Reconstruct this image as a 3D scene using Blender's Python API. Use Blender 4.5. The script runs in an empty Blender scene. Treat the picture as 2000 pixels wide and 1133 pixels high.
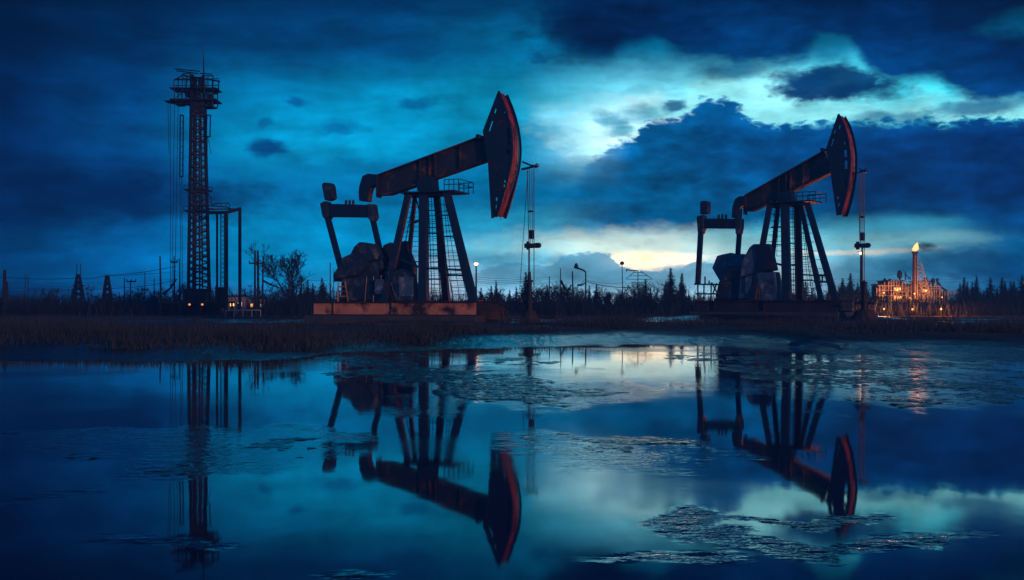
import bpy, bmesh, math, random
import numpy as np
from mathutils import Vector, Matrix
R = math.radians
random.seed(7)
rng = np.random.default_rng(11)
S = bpy.context.scene
COL = S.collection
F, HZ, CH = 2144.0, 598.0, 1.03          # focal length in photo pixels, horizon row, eye height (m)

def at(X, Y, d):                          # world point seen at photo pixel (X, Y) at distance d
    return Vector(((X-1000)/F*d, d, CH+(HZ-Y)/F*d))

# ------------------------------------------------------------------ materials
def srgb(c):
    return tuple(((v/255)/12.92 if v/255 <= .04045 else ((v/255+.055)/1.055)**2.4) for v in c)

def mat(name, col, rough=.6, metal=0., var=.35, scale=3., bump=.0, bscale=20., rust=None, rust_lo=.5, rust_hi=.65, rust_scale=1.2, spec=.5, emit=None, emit_s=1., streak=1.):
    m = bpy.data.materials.new(name); m.use_nodes = True
    nt = m.node_tree; n = nt.nodes; l = nt.links
    b = n['Principled BSDF']
    b.inputs['Roughness'].default_value = rough; b.inputs['Metallic'].default_value = metal
    b.inputs['Specular IOR Level'].default_value = spec
    tc = n.new('ShaderNodeTexCoord'); mp = n.new('ShaderNodeMapping')
    l.new(tc.outputs['Object'], mp.inputs[0]); mp.inputs['Scale'].default_value = (1, 1, streak)
    no = n.new('ShaderNodeTexNoise'); no.inputs['Scale'].default_value = scale; no.inputs['Detail'].default_value = 6
    l.new(mp.outputs[0], no.inputs['Vector'])
    mx = n.new('ShaderNodeMix'); mx.data_type = 'RGBA'
    mx.inputs['A'].default_value = (*[c*(1-var) for c in col], 1); mx.inputs['B'].default_value = (*[min(1, c*(1+var)) for c in col], 1)
    l.new(no.outputs['Fac'], mx.inputs['Factor']); out = mx.outputs['Result']
    if rust:
        n2 = n.new('ShaderNodeTexNoise'); n2.inputs['Scale'].default_value = rust_scale; n2.inputs['Detail'].default_value = 8; n2.inputs['Roughness'].default_value = .65
        l.new(mp.outputs[0], n2.inputs['Vector'])
        mr = n.new('ShaderNodeMapRange'); mr.inputs['From Min'].default_value = rust_lo; mr.inputs['From Max'].default_value = rust_hi
        l.new(n2.outputs['Fac'], mr.inputs['Value'])
        m2 = n.new('ShaderNodeMix'); m2.data_type = 'RGBA'; m2.inputs['B'].default_value = (*rust, 1)
        l.new(mr.outputs[0], m2.inputs['Factor']); l.new(out, m2.inputs['A']); out = m2.outputs['Result']
        mr2 = n.new('ShaderNodeMapRange'); mr2.inputs['To Min'].default_value = rough; mr2.inputs['To Max'].default_value = .85
        l.new(mr.outputs[0], mr2.inputs['Value']); l.new(mr2.outputs[0], b.inputs['Roughness'])
    l.new(out, b.inputs['Base Color'])
    if bump:
        n3 = n.new('ShaderNodeTexNoise'); n3.inputs['Scale'].default_value = bscale; n3.inputs['Detail'].default_value = 5
        l.new(tc.outputs['Object'], n3.inputs['Vector'])
        bp = n.new('ShaderNodeBump'); bp.inputs['Strength'].default_value = bump; bp.inputs['Distance'].default_value = .05
        l.new(n3.outputs['Fac'], bp.inputs['Height']); l.new(bp.outputs[0], b.inputs['Normal'])
    if emit:
        b.inputs['Emission Color'].default_value = (*emit, 1); b.inputs['Emission Strength'].default_value = emit_s
    return m

M = {}
M['steel'] = mat('painted_steel_navy', (.012, .021, .050), .32, .0, .5, 2.5, .25, 14, rust=(.10, .038, .028), rust_lo=.56, rust_hi=.72)
M['beam'] = mat('walking_beam_paint', (.028, .028, .042), .45, .0, .5, 2.0, .25, 12, rust=(.42, .14, .095), rust_lo=.54, rust_hi=.70, rust_scale=.8)
M['rim'] = mat('red_track_paint', (.46, .035, .055), .40, .0, .6, 4., .2, 12, rust=(.07, .015, .03), rust_lo=.46, rust_hi=.66, rust_scale=1.6)
M['rustbase'] = mat('rusty_skid', (.70, .27, .16), .75, .0, .5, 1.2, .5, 10, rust=(.03, .022, .03), rust_lo=.49, rust_hi=.62, rust_scale=.75)
M['darkbase'] = mat('dark_skid', (.03, .028, .04), .6, .0, .5, 1.2, .4, 10, rust=(.09, .04, .03), rust_lo=.55, rust_hi=.7)
M['casting'] = mat('oily_casting', (.022, .034, .062), .38, .0, .7, 2., .6, 7, rust=(.10, .13, .18), rust_lo=.52, rust_hi=.66, rust_scale=2.2)
M['blue'] = mat('worn_blue_paint', (.06, .12, .20), .35, .0, .6, 3., .3, 9, rust=(.22, .28, .34), rust_lo=.53, rust_hi=.64, rust_scale=2.5)
M['tower'] = mat('tower_steel', (.004, .008, .020), .6, .0, .4, 2.)
M['wire'] = mat('wire_rope', (.03, .03, .035), .45, .6, .2, 9.)
M['concrete'] = mat('stained_concrete', (.06, .06, .065), .7, 0, .5, 1.5, .6, 12)
M['bark'] = mat('dark_bark', (.018, .022, .026), .9, 0, .4, 6.)
M['twig'] = mat('bare_twigs', (.018, .024, .032), .9, 0, .4, 3.)
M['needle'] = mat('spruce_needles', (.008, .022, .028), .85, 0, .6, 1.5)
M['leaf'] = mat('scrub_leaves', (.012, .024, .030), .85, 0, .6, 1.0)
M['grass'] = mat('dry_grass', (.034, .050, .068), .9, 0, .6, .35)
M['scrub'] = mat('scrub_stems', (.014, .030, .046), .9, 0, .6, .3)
M['pole'] = mat('weathered_timber_pole', (.020, .022, .028), .85, 0, .4, 4.)
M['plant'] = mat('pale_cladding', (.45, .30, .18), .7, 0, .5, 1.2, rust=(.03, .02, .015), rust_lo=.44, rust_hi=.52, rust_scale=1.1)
M['plantpipe'] = mat('process_pipe_steel', (.35, .30, .26), .45, .4, .5, 3.)
M['window'] = mat('lit_window', (.8, .5, .2), .5, emit=(1., .42, .12), emit_s=3.2)
M['windowpale'] = mat('lit_cabin_window', (.8, .7, .6), .5, emit=(.9, .75, .65), emit_s=1.0)
M['cabin'] = mat('cabin_panels', (.30, .31, .33), .6, 0, .4, 2.)
M['bulb'] = mat('lamp_glass', (1, .8, .5), .4, emit=(1., .46, .16), emit_s=11.)
M['bulbsmall'] = mat('small_lamp_glass', (1, .7, .4), .4, emit=(1., .38, .11), emit_s=3.5)
M['dimlamp'] = mat('dim_lamp_glass', (1, .5, .2), .4, emit=(1., .32, .08), emit_s=1.3)
M['flame'] = mat('gas_flame', (1, .6, .3), .6, emit=(1., .36, .11), emit_s=3.0)
M['black'] = mat('black_rubber', (.012, .012, .014), .6)
M['tank'] = mat('rusty_scrap', (.03, .024, .026), .75, 0, .6, 2., .4, 8, rust=(.10, .04, .03), rust_lo=.5, rust_hi=.65)

# ------------------------------------------------------------------ mesh builder
class MB:
    def __init__(s): s.v = []; s.f = []
    def add(s, vs, fs):
        k = len(s.v); s.v += [tuple(v) for v in vs]; s.f += [tuple(i+k for i in f) for f in fs]; return s
    def box(s, c, sz, rz=0):
        x, y, z = [a/2 for a in sz]; m = Matrix.Rotation(rz, 3, 'Z'); c = Vector(c)
        vs = [c+m@Vector(p) for p in ((-x,-y,-z),(x,-y,-z),(x,y,-z),(-x,y,-z),(-x,-y,z),(x,-y,z),(x,y,z),(-x,y,z))]
        return s.add(vs, [(0,3,2,1),(4,5,6,7),(0,1,5,4),(1,2,6,5),(2,3,7,6),(3,0,4,7)])
    def bar(s, a, b, w, h=None, w2=None):      # rectangular bar; w in the horizontal sense, h in the other
        a, b = Vector(a), Vector(b); h = h or w; d = (b-a)
        if d.length < 1e-6: return s
        d.normalize(); up = Vector((0,1,0)) if abs(d.y) < .9 else Vector((1,0,0))
        u = d.cross(up).normalized(); v = u.cross(d).normalized(); w2 = w2 or w
        r = []
        for p, ww, hh in ((a, w, h), (b, w2, h*w2/w)):
            for q in ((-1,-1),(1,-1),(1,1),(-1,1)): r.append(p+u*q[0]*ww/2+v*q[1]*hh/2)
        return s.add(r, [(0,3,2,1),(4,5,6,7),(0,1,5,4),(1,2,6,5),(2,3,7,6),(3,0,4,7)])
    def tube(s, a, b, r, r2=None, n=8, cap=True):
        a, b = Vector(a), Vector(b); d = b-a
        if d.length < 1e-6: return s
        d.normalize(); r2 = r if r2 is None else r2
        u = d.orthogonal().normalized(); v = d.cross(u); vs = []
        for p, rr in ((a, r), (b, r2)):
            for i in range(n):
                t = 2*math.pi*i/n; vs.append(p+u*math.cos(t)*rr+v*math.sin(t)*rr)
        fs = [(i, (i+1) % n, n+(i+1) % n, n+i) for i in range(n)]
        if cap: fs += [tuple(reversed(range(n))), tuple(range(n, 2*n))]
        return s.add(vs, fs)
    def path(s, pts, r, n=6, r2=None):
        k = len(pts)-1
        for i in range(k):
            ra = r if r2 is None else r+(r2-r)*i/k; rb = r if r2 is None else r+(r2-r)*(i+1)/k
            s.tube(pts[i], pts[i+1], ra, rb, n)
        return s
    def prism(s, pts, y0, y1, inset=0, top=0):      # outline of (x,z) points extruded along y
        n = len(pts); cx = sum(p[0] for p in pts)/n; cz = sum(p[1] for p in pts)/n
        def ring(y, k): return [((p[0]-cx)*(1-k)+cx, y, (p[1]-cz)*(1-k)+cz) for p in pts]
        if inset:
            e = (y1-y0)*.18
            rings = [ring(y0, inset), ring(y0+e, 0), ring(y1-e, 0), ring(y1, inset)]
        else: rings = [ring(y0, 0), ring(y1, 0)]
        vs = [v for r_ in rings for v in r_]; fs = [tuple(range(n)), tuple(reversed(range((len(rings)-1)*n, len(rings)*n)))]
        for k in range(len(rings)-1):
            for i in range(n): j = (i+1) % n; fs.append((k*n+j, k*n+i, (k+1)*n+i, (k+1)*n+j))
        return s.add(vs, fs)
    def lathe(s, c, prof, n=12):
        c = Vector(c); vs = []; m = len(prof)
        for r_, z in prof:
            for i in range(n): t = 2*math.pi*i/n; vs.append(c+Vector((r_*math.cos(t), r_*math.sin(t), z)))
        fs = [(k*n+i, k*n+(i+1) % n, (k+1)*n+(i+1) % n, (k+1)*n+i) for k in range(m-1) for i in range(n)]
        fs += [tuple(reversed(range(n))), tuple(range((m-1)*n, m*n))]
        return s.add(vs, fs)
    def mesh(s, name, m):
        me = bpy.data.meshes.new(name); me.from_pydata(s.v, [], s.f); me.materials.append(m); me.update()
        return me
    def build(s, name, m, parent=None, bevel=0, smooth=False, label=None):
        me = s.mesh(name, m)
        if smooth:
            for p in me.polygons: p.use_smooth = True
        o = bpy.data.objects.new(name, me); COL.objects.link(o)
        if parent: o.parent = parent
        if bevel:
            b = o.modifiers.new('bevel', 'BEVEL'); b.width = bevel; b.segments = 2; b.limit_method = 'ANGLE'; b.angle_limit = R(35)
        if label: o['label'] = label
        return o

def tag(o, label=None, cat=None, group=None, kind=None):
    for k, v in (('label', label), ('category', cat), ('group', group), ('kind', kind)):
        if v: o[k] = v
    return o
def empty(name, loc, rz=0):
    o = bpy.data.objects.new(name, None); COL.objects.link(o); o.location = loc; o.rotation_euler = (0, 0, rz)
    o.empty_display_size = .3
    return o
def copy_tree(o, parent=None):
    c = o.copy(); COL.objects.link(c); c.parent = parent
    for ch in list(o.children):
        copy_tree(ch, c)
    return c
def flat_mesh(name, m, outer, holes, thick):      # flat plate in x/z with holes, built as a filled curve then turned to a mesh
    cu = bpy.data.curves.new(name, 'CURVE'); cu.dimensions = '2D'; cu.fill_mode = 'BOTH'; cu.extrude = thick/2
    for pl in [outer]+holes:
        sp = cu.splines.new('POLY'); sp.points.add(len(pl)-1)
        for p, q in zip(sp.points, pl): p.co = (q[0], q[1], 0, 1)
        sp.use_cyclic_u = True
    t = bpy.data.objects.new('tmp', cu); COL.objects.link(t)
    bpy.context.view_layer.update()
    me = bpy.data.meshes.new_from_object(t)
    bpy.data.objects.remove(t); bpy.data.curves.remove(cu)
    me.transform(Matrix.Rotation(R(90), 4, 'X')); me.name = name
    me.materials.clear(); me.materials.append(m)
    return me

# ------------------------------------------------------------------ numpy noise
def vnoise(x, y, seed=0):
    xi = np.floor(x).astype(np.int64); yi = np.floor(y).astype(np.int64); fx = x-xi; fy = y-yi
    fx = fx*fx*(3-2*fx); fy = fy*fy*(3-2*fy)
    def h(a, b):
        n = (a*374761393+b*668265263+seed*1274126177) & 0x7fffffff
        n = ((n ^ (n >> 13))*1274126177) & 0x7fffffff
        return ((n ^ (n >> 16)) & 0xffff)/65535.0
    return (h(xi, yi)*(1-fx)+h(xi+1, yi)*fx)*(1-fy)+(h(xi, yi+1)*(1-fx)+h(xi+1, yi+1)*fx)*fy
def fbm(x, y, o=4, seed=0):
    a = .5; t = np.zeros_like(x); w = 0
    for i in range(o):
        t += a*vnoise(x, y, seed+i); w += a; x = x*2.03+17.1; y = y*2.03+5.3; a *= .55
    return t/w*2-1

# ------------------------------------------------------------------ terrain
SHORE = [(-400, 704), (0, 702), (300, 704), (560, 700), (760, 690), (1000, 682), (1300, 674), (1560, 680), (1750, 696), (2000, 706), (2400, 706)]
def gd(Y): return CH*F/(Y-HZ)             # distance at which level water shows at row Y
sx = np.array([(X-1000)/F*gd(Y) for X, Y in SHORE]); sy = np.array([gd(Y) for X, Y in SHORE])
PATCH = [  # px centre, px radii, height (m)
    (400, 894, 230, 34, .075), (180, 864, 300, 13, .06), (560, 856, 120, 12, .06), (40, 880, 120, 24, .07),
    (1220, 878, 190, 30, .10), (1060, 866, 110, 14, .07), (850, 716, 260, 15, .07), (700, 706, 130, 9, .06), (1010, 768, 240, 32, .07), (880, 742, 220, 14, .07),
    (1760, 748, 330, 42, .078), (1640, 704, 400, 18, .07), (1880, 770, 200, 34, .075),
    (1335, 1005, 50, 20, .06), (1400, 1046, 90, 13, .06), (1540, 1068, 120, 9, .05), (1560, 1012, 120, 6, .045), (1275, 984, 50, 8, .05), (1780, 1050, 90, 10, .04), (1250, 1090, 140, 12, .04), (350, 1040, 160, 8, .04),
    (685, 1110, 70, 16, .060), (150, 965, 90, 6, .045)]
def warp(x, y, Xp, Yp):                   # breaks up the outlines of the mud patches
    k = np.clip((Yp-HZ)/300, .1, 1.6)
    return Xp+150*fbm(x*.9, y*.5, 4, 91)*np.clip(k*1.5, .5, 1.5), Yp+62*k*fbm(x*.8+9, y*.55, 4, 95)+16*k*fbm(x*3, y*1.5, 3, 97)
def height(x, y):
    x = np.asarray(x, float); y = np.asarray(y, float)
    ys = np.interp(x, sx, sy)+2.4*fbm(x*.30, x*0+3, 4, 5)+1.5*fbm(x*.8, y*.5, 3, 9)
    t = np.clip((y-ys)/8.5, -.5, 1.22)
    tt = np.clip(t*.82, 0, 1); h = np.where(t > 0, .31*tt*tt*(3-2*tt)+.045*fbm(x*.55, y*.38, 4, 57)*np.clip(1-t*1.6, 0, 1)+.006, t*.10)
    yy = np.maximum(y, 2.5); Xp = 1000+F*x/yy; Yp = HZ+CH*F/yy
    Xp, Yp = warp(x, y, Xp, Yp)
    bas = np.full_like(x, -.055)+.02*fbm(x*.5, y*.35, 4, 21)
    for cx, cy, rx, ry, hh in PATCH:
        q = ((Xp-cx)/rx)**2+((Yp-cy)/ry)**2
        q = q+.9*fbm(x*1.1+cx, y*.55, 4, 31)*np.clip(q, .3, 1.2)
        bas += hh*np.exp(-np.maximum(q, 0)**1.6*.9)
    pos = np.clip((bas+.05)/.05, 0, 1)
    bas = np.minimum(bas, .002-.006*np.clip((11-y)/4, 0, 1))
    bas += (.014*fbm(x*1.2, y*.7, 3, 43)+.018*fbm(x*11, y*5.5, 4, 41)*np.clip(y/14, .35, 1))*pos**2
    bas = np.where(y < 3, -.05, bas)
    w = np.clip(t*6+1, 0, 1); w = w*w*(3-2*w)
    h = bas*(1-w)+np.maximum(h, -.02)*w
    land = np.clip((y-ys)/4, 0, 1)
    h = h+land*(.07*fbm(x*.22, y*.18, 4, 51)+.018*fbm(x*2.2, y*1.5, 3, 61))
    # pads the pumps stand on
    for (px, py, rx, ry, hh) in ((14.2, 59.5, 6.5, 4.2, .26), (-5.4, 52, 6.5, 4., .05), (40, 140, 40, 30, .15)):
        q = ((x-px)/rx)**2+((y-py)/ry)**2
        h = h+hh*np.exp(-q**3*.8)
    dist = np.hypot(x, y)
    return np.where(dist > 3000, -6., h)
def H(x, y): return float(height(np.array([x]), np.array([y]))[0])

def ripple(x, y):
    yy = np.maximum(y, 2.5); Xp = 1000+F*x/yy; Yp = HZ+CH*F/yy; r = np.zeros_like(x)
    Xp, Yp = warp(x, y, Xp, Yp)
    for cx, cy, rx, ry, hh in PATCH:
        q = ((Xp-cx)/(rx*1.05))**2+((Yp-cy)/(ry*1.1))**2; q = q+1.5*fbm(x*.9+cx, y*.5, 4, 33)*np.clip(q, .4, 1.2)
        r = np.maximum(r, np.exp(-np.maximum(q, 0)**2.2)*min(1., max(.22, (cy-690)/170)))
    return np.clip(r, 0, 1)*np.clip(.7+.9*fbm(x*.7, y*.5, 3, 35), .08, 1.3)
def ground():
    rad = np.concatenate([[0.3, 1, 2, 2.8], np.geomspace(3.4, 75, 560), np.geomspace(78, 400, 40), np.array([600, 1000, 2000, 4000, 6500])])
    fr = np.linspace(-R(34), R(34), 640)
    side = np.concatenate([np.linspace(R(34), math.pi, 24)[1:]])
    ang = np.concatenate([-side[::-1][:-1], fr, side])       # full turn; last equals +pi, first next to -pi
    A, Rr = np.meshgrid(ang, rad); x = Rr*np.sin(A); y = Rr*np.cos(A); z = height(x, y)
    nr, na = A.shape; v = np.stack([x, y, z], -1).reshape(-1, 3)
    i, j = np.meshgrid(np.arange(nr-1), np.arange(na), indexing='ij'); j2 = (j+1) % na
    f = np.stack([i*na+j, i*na+j2, (i+1)*na+j2, (i+1)*na+j], -1).reshape(-1, 4)[:, ::-1]
    me = bpy.data.meshes.new('ground'); n = len(v)
    me.vertices.add(n); me.vertices.foreach_set('co', v.ravel()); me.loops.add(len(f)*4); me.loops.foreach_set('vertex_index', f.ravel())
    me.polygons.add(len(f)); me.polygons.foreach_set('loop_start', np.arange(0, len(f)*4, 4)); me.polygons.foreach_set('loop_total', np.full(len(f), 4))
    me.polygons.foreach_set('use_smooth', np.ones(len(f), bool)); me.update(); me.validate()
    m = bpy.data.materials.new('wet_mud_and_earth'); m.use_nodes = True; nt = m.node_tree; N = nt.nodes; L = nt.links; b = N['Principled BSDF']
    g = N.new('ShaderNodeNewGeometry'); sp = N.new('ShaderNodeSeparateXYZ'); L.new(g.outputs['Position'], sp.inputs[0])
    n1 = N.new('ShaderNodeTexNoise'); n1.inputs['Scale'].default_value = .45; n1.inputs['Detail'].default_value = 8; L.new(g.outputs['Position'], n1.inputs['Vector'])
    cr = N.new('ShaderNodeValToRGB'); cr.color_ramp.elements[0].color = (.016, .016, .020, 1); cr.color_ramp.elements[1].color = (.036, .036, .044, 1)
    cr.color_ramp.elements[0].position = .35; cr.color_ramp.elements[1].position = .7
    L.new(n1.outputs['Fac'], cr.inputs[0])
    wet = N.new('ShaderNodeMapRange'); wet.inputs['From Min'].default_value = .13; wet.inputs['From Max'].default_value = .30; wet.inputs['To Min'].default_value = 1; wet.inputs['To Max'].default_value = 0
    n4 = N.new('ShaderNodeTexNoise'); n4.inputs['Scale'].default_value = .16; n4.inputs['Detail'].default_value = 5; L.new(g.outputs['Position'], n4.inputs['Vector'])
    far = N.new('ShaderNodeMapRange'); far.inputs['From Min'].default_value = 38; far.inputs['From Max'].default_value = 48; far.inputs['To Max'].default_value = .20; L.new(sp.outputs['Y'], far.inputs['Value'])
    fa2 = N.new('ShaderNodeMapRange'); fa2.inputs['From Min'].default_value = 62; fa2.inputs['From Max'].default_value = 70; fa2.inputs['To Max'].default_value = -.6; L.new(sp.outputs['Y'], fa2.inputs['Value'])
    fa3 = N.new('ShaderNodeMath'); fa3.operation = 'ADD'; L.new(far.outputs[0], fa3.inputs[0]); L.new(fa2.outputs[0], fa3.inputs[1]); far = fa3
    wn = N.new('ShaderNodeMath'); wn.operation = 'ADD'; L.new(n4.outputs['Fac'], wn.inputs[0]); L.new(far.outputs[0], wn.inputs[1])
    wp = N.new('ShaderNodeMapRange'); wp.inputs['From Min'].default_value = .60; wp.inputs['From Max'].default_value = .74; L.new(wn.outputs[0], wp.inputs['Value'])
    nz = N.new('ShaderNodeMath'); nz.operation = 'MULTIPLY_ADD'; nz.inputs[1].default_value = .16; L.new(n1.outputs['Fac'], nz.inputs[0]); 
    zz = N.new('ShaderNodeMath'); zz.operation = 'SUBTRACT'; zz.inputs[1].default_value = .08; L.new(sp.outputs['Z'], zz.inputs[0]); L.new(zz.outputs[0], nz.inputs[2])
    L.new(nz.outputs[0], wet.inputs['Value'])
    w2_ = N.new('ShaderNodeMath'); w2_.operation = 'MAXIMUM'; L.new(wet.outputs[0], w2_.inputs[0]); L.new(wp.outputs[0], w2_.inputs[1]); wet = w2_
    mx = N.new('ShaderNodeMix'); mx.data_type = 'RGBA'; L.new(wet.outputs[0], mx.inputs['Factor']); L.new(cr.outputs[0], mx.inputs['A']); mx.inputs['B'].default_value = (.006, .006, .009, 1)
    L.new(mx.outputs['Result'], b.inputs['Base Color'])
    ro = N.new('ShaderNodeMapRange'); ro.inputs['To Min'].default_value = .9; ro.inputs['To Max'].default_value = .13; L.new(wet.outputs[0], ro.inputs['Value']); L.new(ro.outputs[0], b.inputs['Roughness'])
    mp = N.new('ShaderNodeMapping'); mp.inputs['Scale'].default_value = (.55, 1.1, 1); L.new(g.outputs['Position'], mp.inputs[0])
    n2 = N.new('ShaderNodeTexNoise'); n2.inputs['Scale'].default_value = 7; n2.inputs['Detail'].default_value = 3; b.inputs['Specular IOR Level'].default_value = .5; n2.inputs['Roughness'].default_value = .5; L.new(mp.outputs[0], n2.inputs['Vector'])
    bp = N.new('ShaderNodeBump'); bp.inputs['Strength'].default_value = 1; bp.inputs['Distance'].default_value = .07
    mp3 = N.new('ShaderNodeMapping'); mp3.inputs['Scale'].default_value = (2.3, .34, 1); L.new(g.outputs['Position'], mp3.inputs[0])
    n6 = N.new('ShaderNodeTexNoise'); n6.inputs['Scale'].default_value = 1.7; n6.inputs['Detail'].default_value = 4; L.new(mp3.outputs[0], n6.inputs['Vector'])
    fw = N.new('ShaderNodeMapRange'); fw.inputs['From Min'].default_value = 14; fw.inputs['From Max'].default_value = 26; fw.inputs['To Max'].default_value = 1.3; L.new(sp.outputs['Y'], fw.inputs['Value'])
    nw_ = N.new('ShaderNodeMapRange'); nw_.inputs['From Min'].default_value = 5; nw_.inputs['From Max'].default_value = 16; nw_.inputs['To Min'].default_value = .22; L.new(sp.outputs['Y'], nw_.inputs['Value'])
    k1 = N.new('ShaderNodeMath'); k1.operation = 'MULTIPLY'; L.new(n6.outputs['Fac'], k1.inputs[0]); L.new(fw.outputs[0], k1.inputs[1])
    nfar = N.new('ShaderNodeMapRange'); nfar.inputs['From Min'].default_value = 18; nfar.inputs['From Max'].default_value = 27; nfar.inputs['To Min'].default_value = 1; nfar.inputs['To Max'].default_value = .15; L.new(sp.outputs['Y'], nfar.inputs['Value'])
    k0 = N.new('ShaderNodeMath'); k0.operation = 'MULTIPLY'; L.new(nw_.outputs[0], k0.inputs[0]); L.new(nfar.outputs[0], k0.inputs[1]); nw_ = k0
    k2 = N.new('ShaderNodeMath'); k2.operation = 'MULTIPLY'; L.new(n2.outputs['Fac'], k2.inputs[0]); L.new(nw_.outputs[0], k2.inputs[1])
    k3 = N.new('ShaderNodeMath'); k3.operation = 'ADD'; L.new(k1.outputs[0], k3.inputs[0]); L.new(k2.outputs[0], k3.inputs[1]); L.new(k3.outputs[0], bp.inputs['Height']); L.new(bp.outputs[0], b.inputs['Normal'])
    me.materials.append(m)
    o = bpy.data.objects.new('ground', me); COL.objects.link(o); tag(o, 'dark muddy ground with wet patches rising out of the puddle', kind='structure')

def water():
    m = bpy.data.materials.new('puddle_water'); m.use_nodes = True; nt = m.node_tree; N = nt.nodes; L = nt.links; b = N['Principled BSDF']
    b.inputs['Base Color'].default_value = (.004, .016, .060, 1); b.inputs['IOR'].default_value = 1.6; b.inputs['Specular Tint'].default_value = (.82, .90, 1, 1)
    g = N.new('ShaderNodeNewGeometry')
    mp = N.new('ShaderNodeMapping'); mp.inputs['Scale'].default_value = (1, .6, 1); L.new(g.outputs['Position'], mp.inputs[0])
    n1 = N.new('ShaderNodeTexNoise'); n1.inputs['Scale'].default_value = .22; n1.inputs['Detail'].default_value = 4; L.new(g.outputs['Position'], n1.inputs['Vector'])
    msk = N.new('ShaderNodeMapRange'); msk.interpolation_type = 'SMOOTHSTEP'; msk.inputs['From Min'].default_value = .50; msk.inputs['From Max'].default_value = .66; L.new(n1.outputs['Fac'], msk.inputs['Value'])
    n2 = N.new('ShaderNodeTexNoise'); n2.inputs['Scale'].default_value = 1.3; n2.inputs['Detail'].default_value = 3; L.new(mp.outputs[0], n2.inputs['Vector'])
    n3 = N.new('ShaderNodeTexNoise'); n3.inputs['Scale'].default_value = 7; n3.inputs['Detail'].default_value = 3; L.new(mp.outputs[0], n3.inputs['Vector'])
    mm = N.new('ShaderNodeMath'); mm.operation = 'MULTIPLY'; L.new(n3.outputs['Fac'], mm.inputs[0]); L.new(msk.outputs[0], mm.inputs[1])
    m2 = N.new('ShaderNodeMath'); m2.operation = 'MULTIPLY_ADD'; m2.inputs[1].default_value = .10; L.new(mm.outputs[0], m2.inputs[0])
    m3 = N.new('ShaderNodeMath'); m3.operation = 'MULTIPLY'; m3.inputs[1].default_value = .22; L.new(n2.outputs['Fac'], m3.inputs[0]); L.new(m3.outputs[0], m2.inputs[2])
    bp = N.new('ShaderNodeBump'); bp.inputs['Strength'].default_value = .35; bp.inputs['Distance'].default_value = .012; L.new(m2.outputs[0], bp.inputs['Height']); L.new(bp.outputs[0], b.inputs['Normal'])
    at_ = N.new('ShaderNodeAttribute'); at_.attribute_name = 'ripple'
    mp2 = N.new('ShaderNodeMapping'); mp2.inputs['Scale'].default_value = (1, 1.7, 1); L.new(g.outputs['Position'], mp2.inputs[0])
    n5 = N.new('ShaderNodeTexNoise'); n5.inputs['Scale'].default_value = 5.5; n5.inputs['Detail'].default_value = 3; n5.inputs['Roughness'].default_value = .55; L.new(mp2.outputs[0], n5.inputs['Vector'])
    hc = N.new('ShaderNodeMath'); hc.operation = 'SUBTRACT'; hc.inputs[1].default_value = .5; L.new(n5.outputs['Fac'], hc.inputs[0])
    hr = N.new('ShaderNodeMath'); hr.operation = 'MULTIPLY'; L.new(hc.outputs[0], hr.inputs[0]); L.new(at_.outputs['Fac'], hr.inputs[1])
    hs = N.new('ShaderNodeMath'); hs.operation = 'MULTIPLY_ADD'; hs.inputs[1].default_value = 4.0; L.new(hr.outputs[0], hs.inputs[0]); L.new(m2.outputs[0], hs.inputs[2]); L.new(hs.outputs[0], bp.inputs['Height'])
    ro = N.new('ShaderNodeMapRange'); ro.inputs['To Min'].default_value = .03; ro.inputs['To Max'].default_value = .12; L.new(msk.outputs[0], ro.inputs['Value']); L.new(ro.outputs[0], b.inputs['Roughness'])
    rad = np.concatenate([[1.5, 2.8], np.geomspace(3.4, 46, 330)]); ang = np.linspace(-R(62), R(62), 420)
    A, Rr = np.meshgrid(ang, rad); x = Rr*np.sin(A); y = Rr*np.cos(A); nr, na = A.shape
    v = np.stack([x, y, x*0], -1).reshape(-1, 3); i, j = np.meshgrid(np.arange(nr-1), np.arange(na-1), indexing='ij')
    f = np.stack([i*na+j, i*na+j+1, (i+1)*na+j+1, (i+1)*na+j], -1).reshape(-1, 4)[:, ::-1]
    me = bpy.data.meshes.new('water'); me.vertices.add(len(v)); me.vertices.foreach_set('co', v.ravel()); me.loops.add(len(f)*4); me.loops.foreach_set('vertex_index', f.ravel())
    me.polygons.add(len(f)); me.polygons.foreach_set('loop_start', np.arange(0, len(f)*4, 4)); me.polygons.foreach_set('loop_total', np.full(len(f), 4)); me.update()
    at2 = me.attributes.new('ripple', 'FLOAT', 'POINT'); at2.data.foreach_set('value', ripple(x, y).ravel().astype(np.float32)); me.materials.append(m)
    o = bpy.data.objects.new('water', me); COL.objects.link(o); tag(o, 'still puddle water mirroring the pumpjacks and clouds', kind='structure')
ground(); water()

# ------------------------------------------------------------------ pumpjacks
def circ(X, Y, rx, ry, n=10): return [(X+rx*math.cos(2*math.pi*i/n), Y+ry*math.sin(2*math.pi*i/n)) for i in range(n)]
def quad(X0, Y0, X1, Y1, w):
    d = math.hypot(X1-X0, Y1-Y0); u, v = (Y1-Y0)/d*w/2, -(X1-X0)/d*w/2
    return [(X0-u, Y0-v), (X1-u, Y1-v), (X1+u, Y1+v), (X0+u, Y0+v)]

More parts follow.
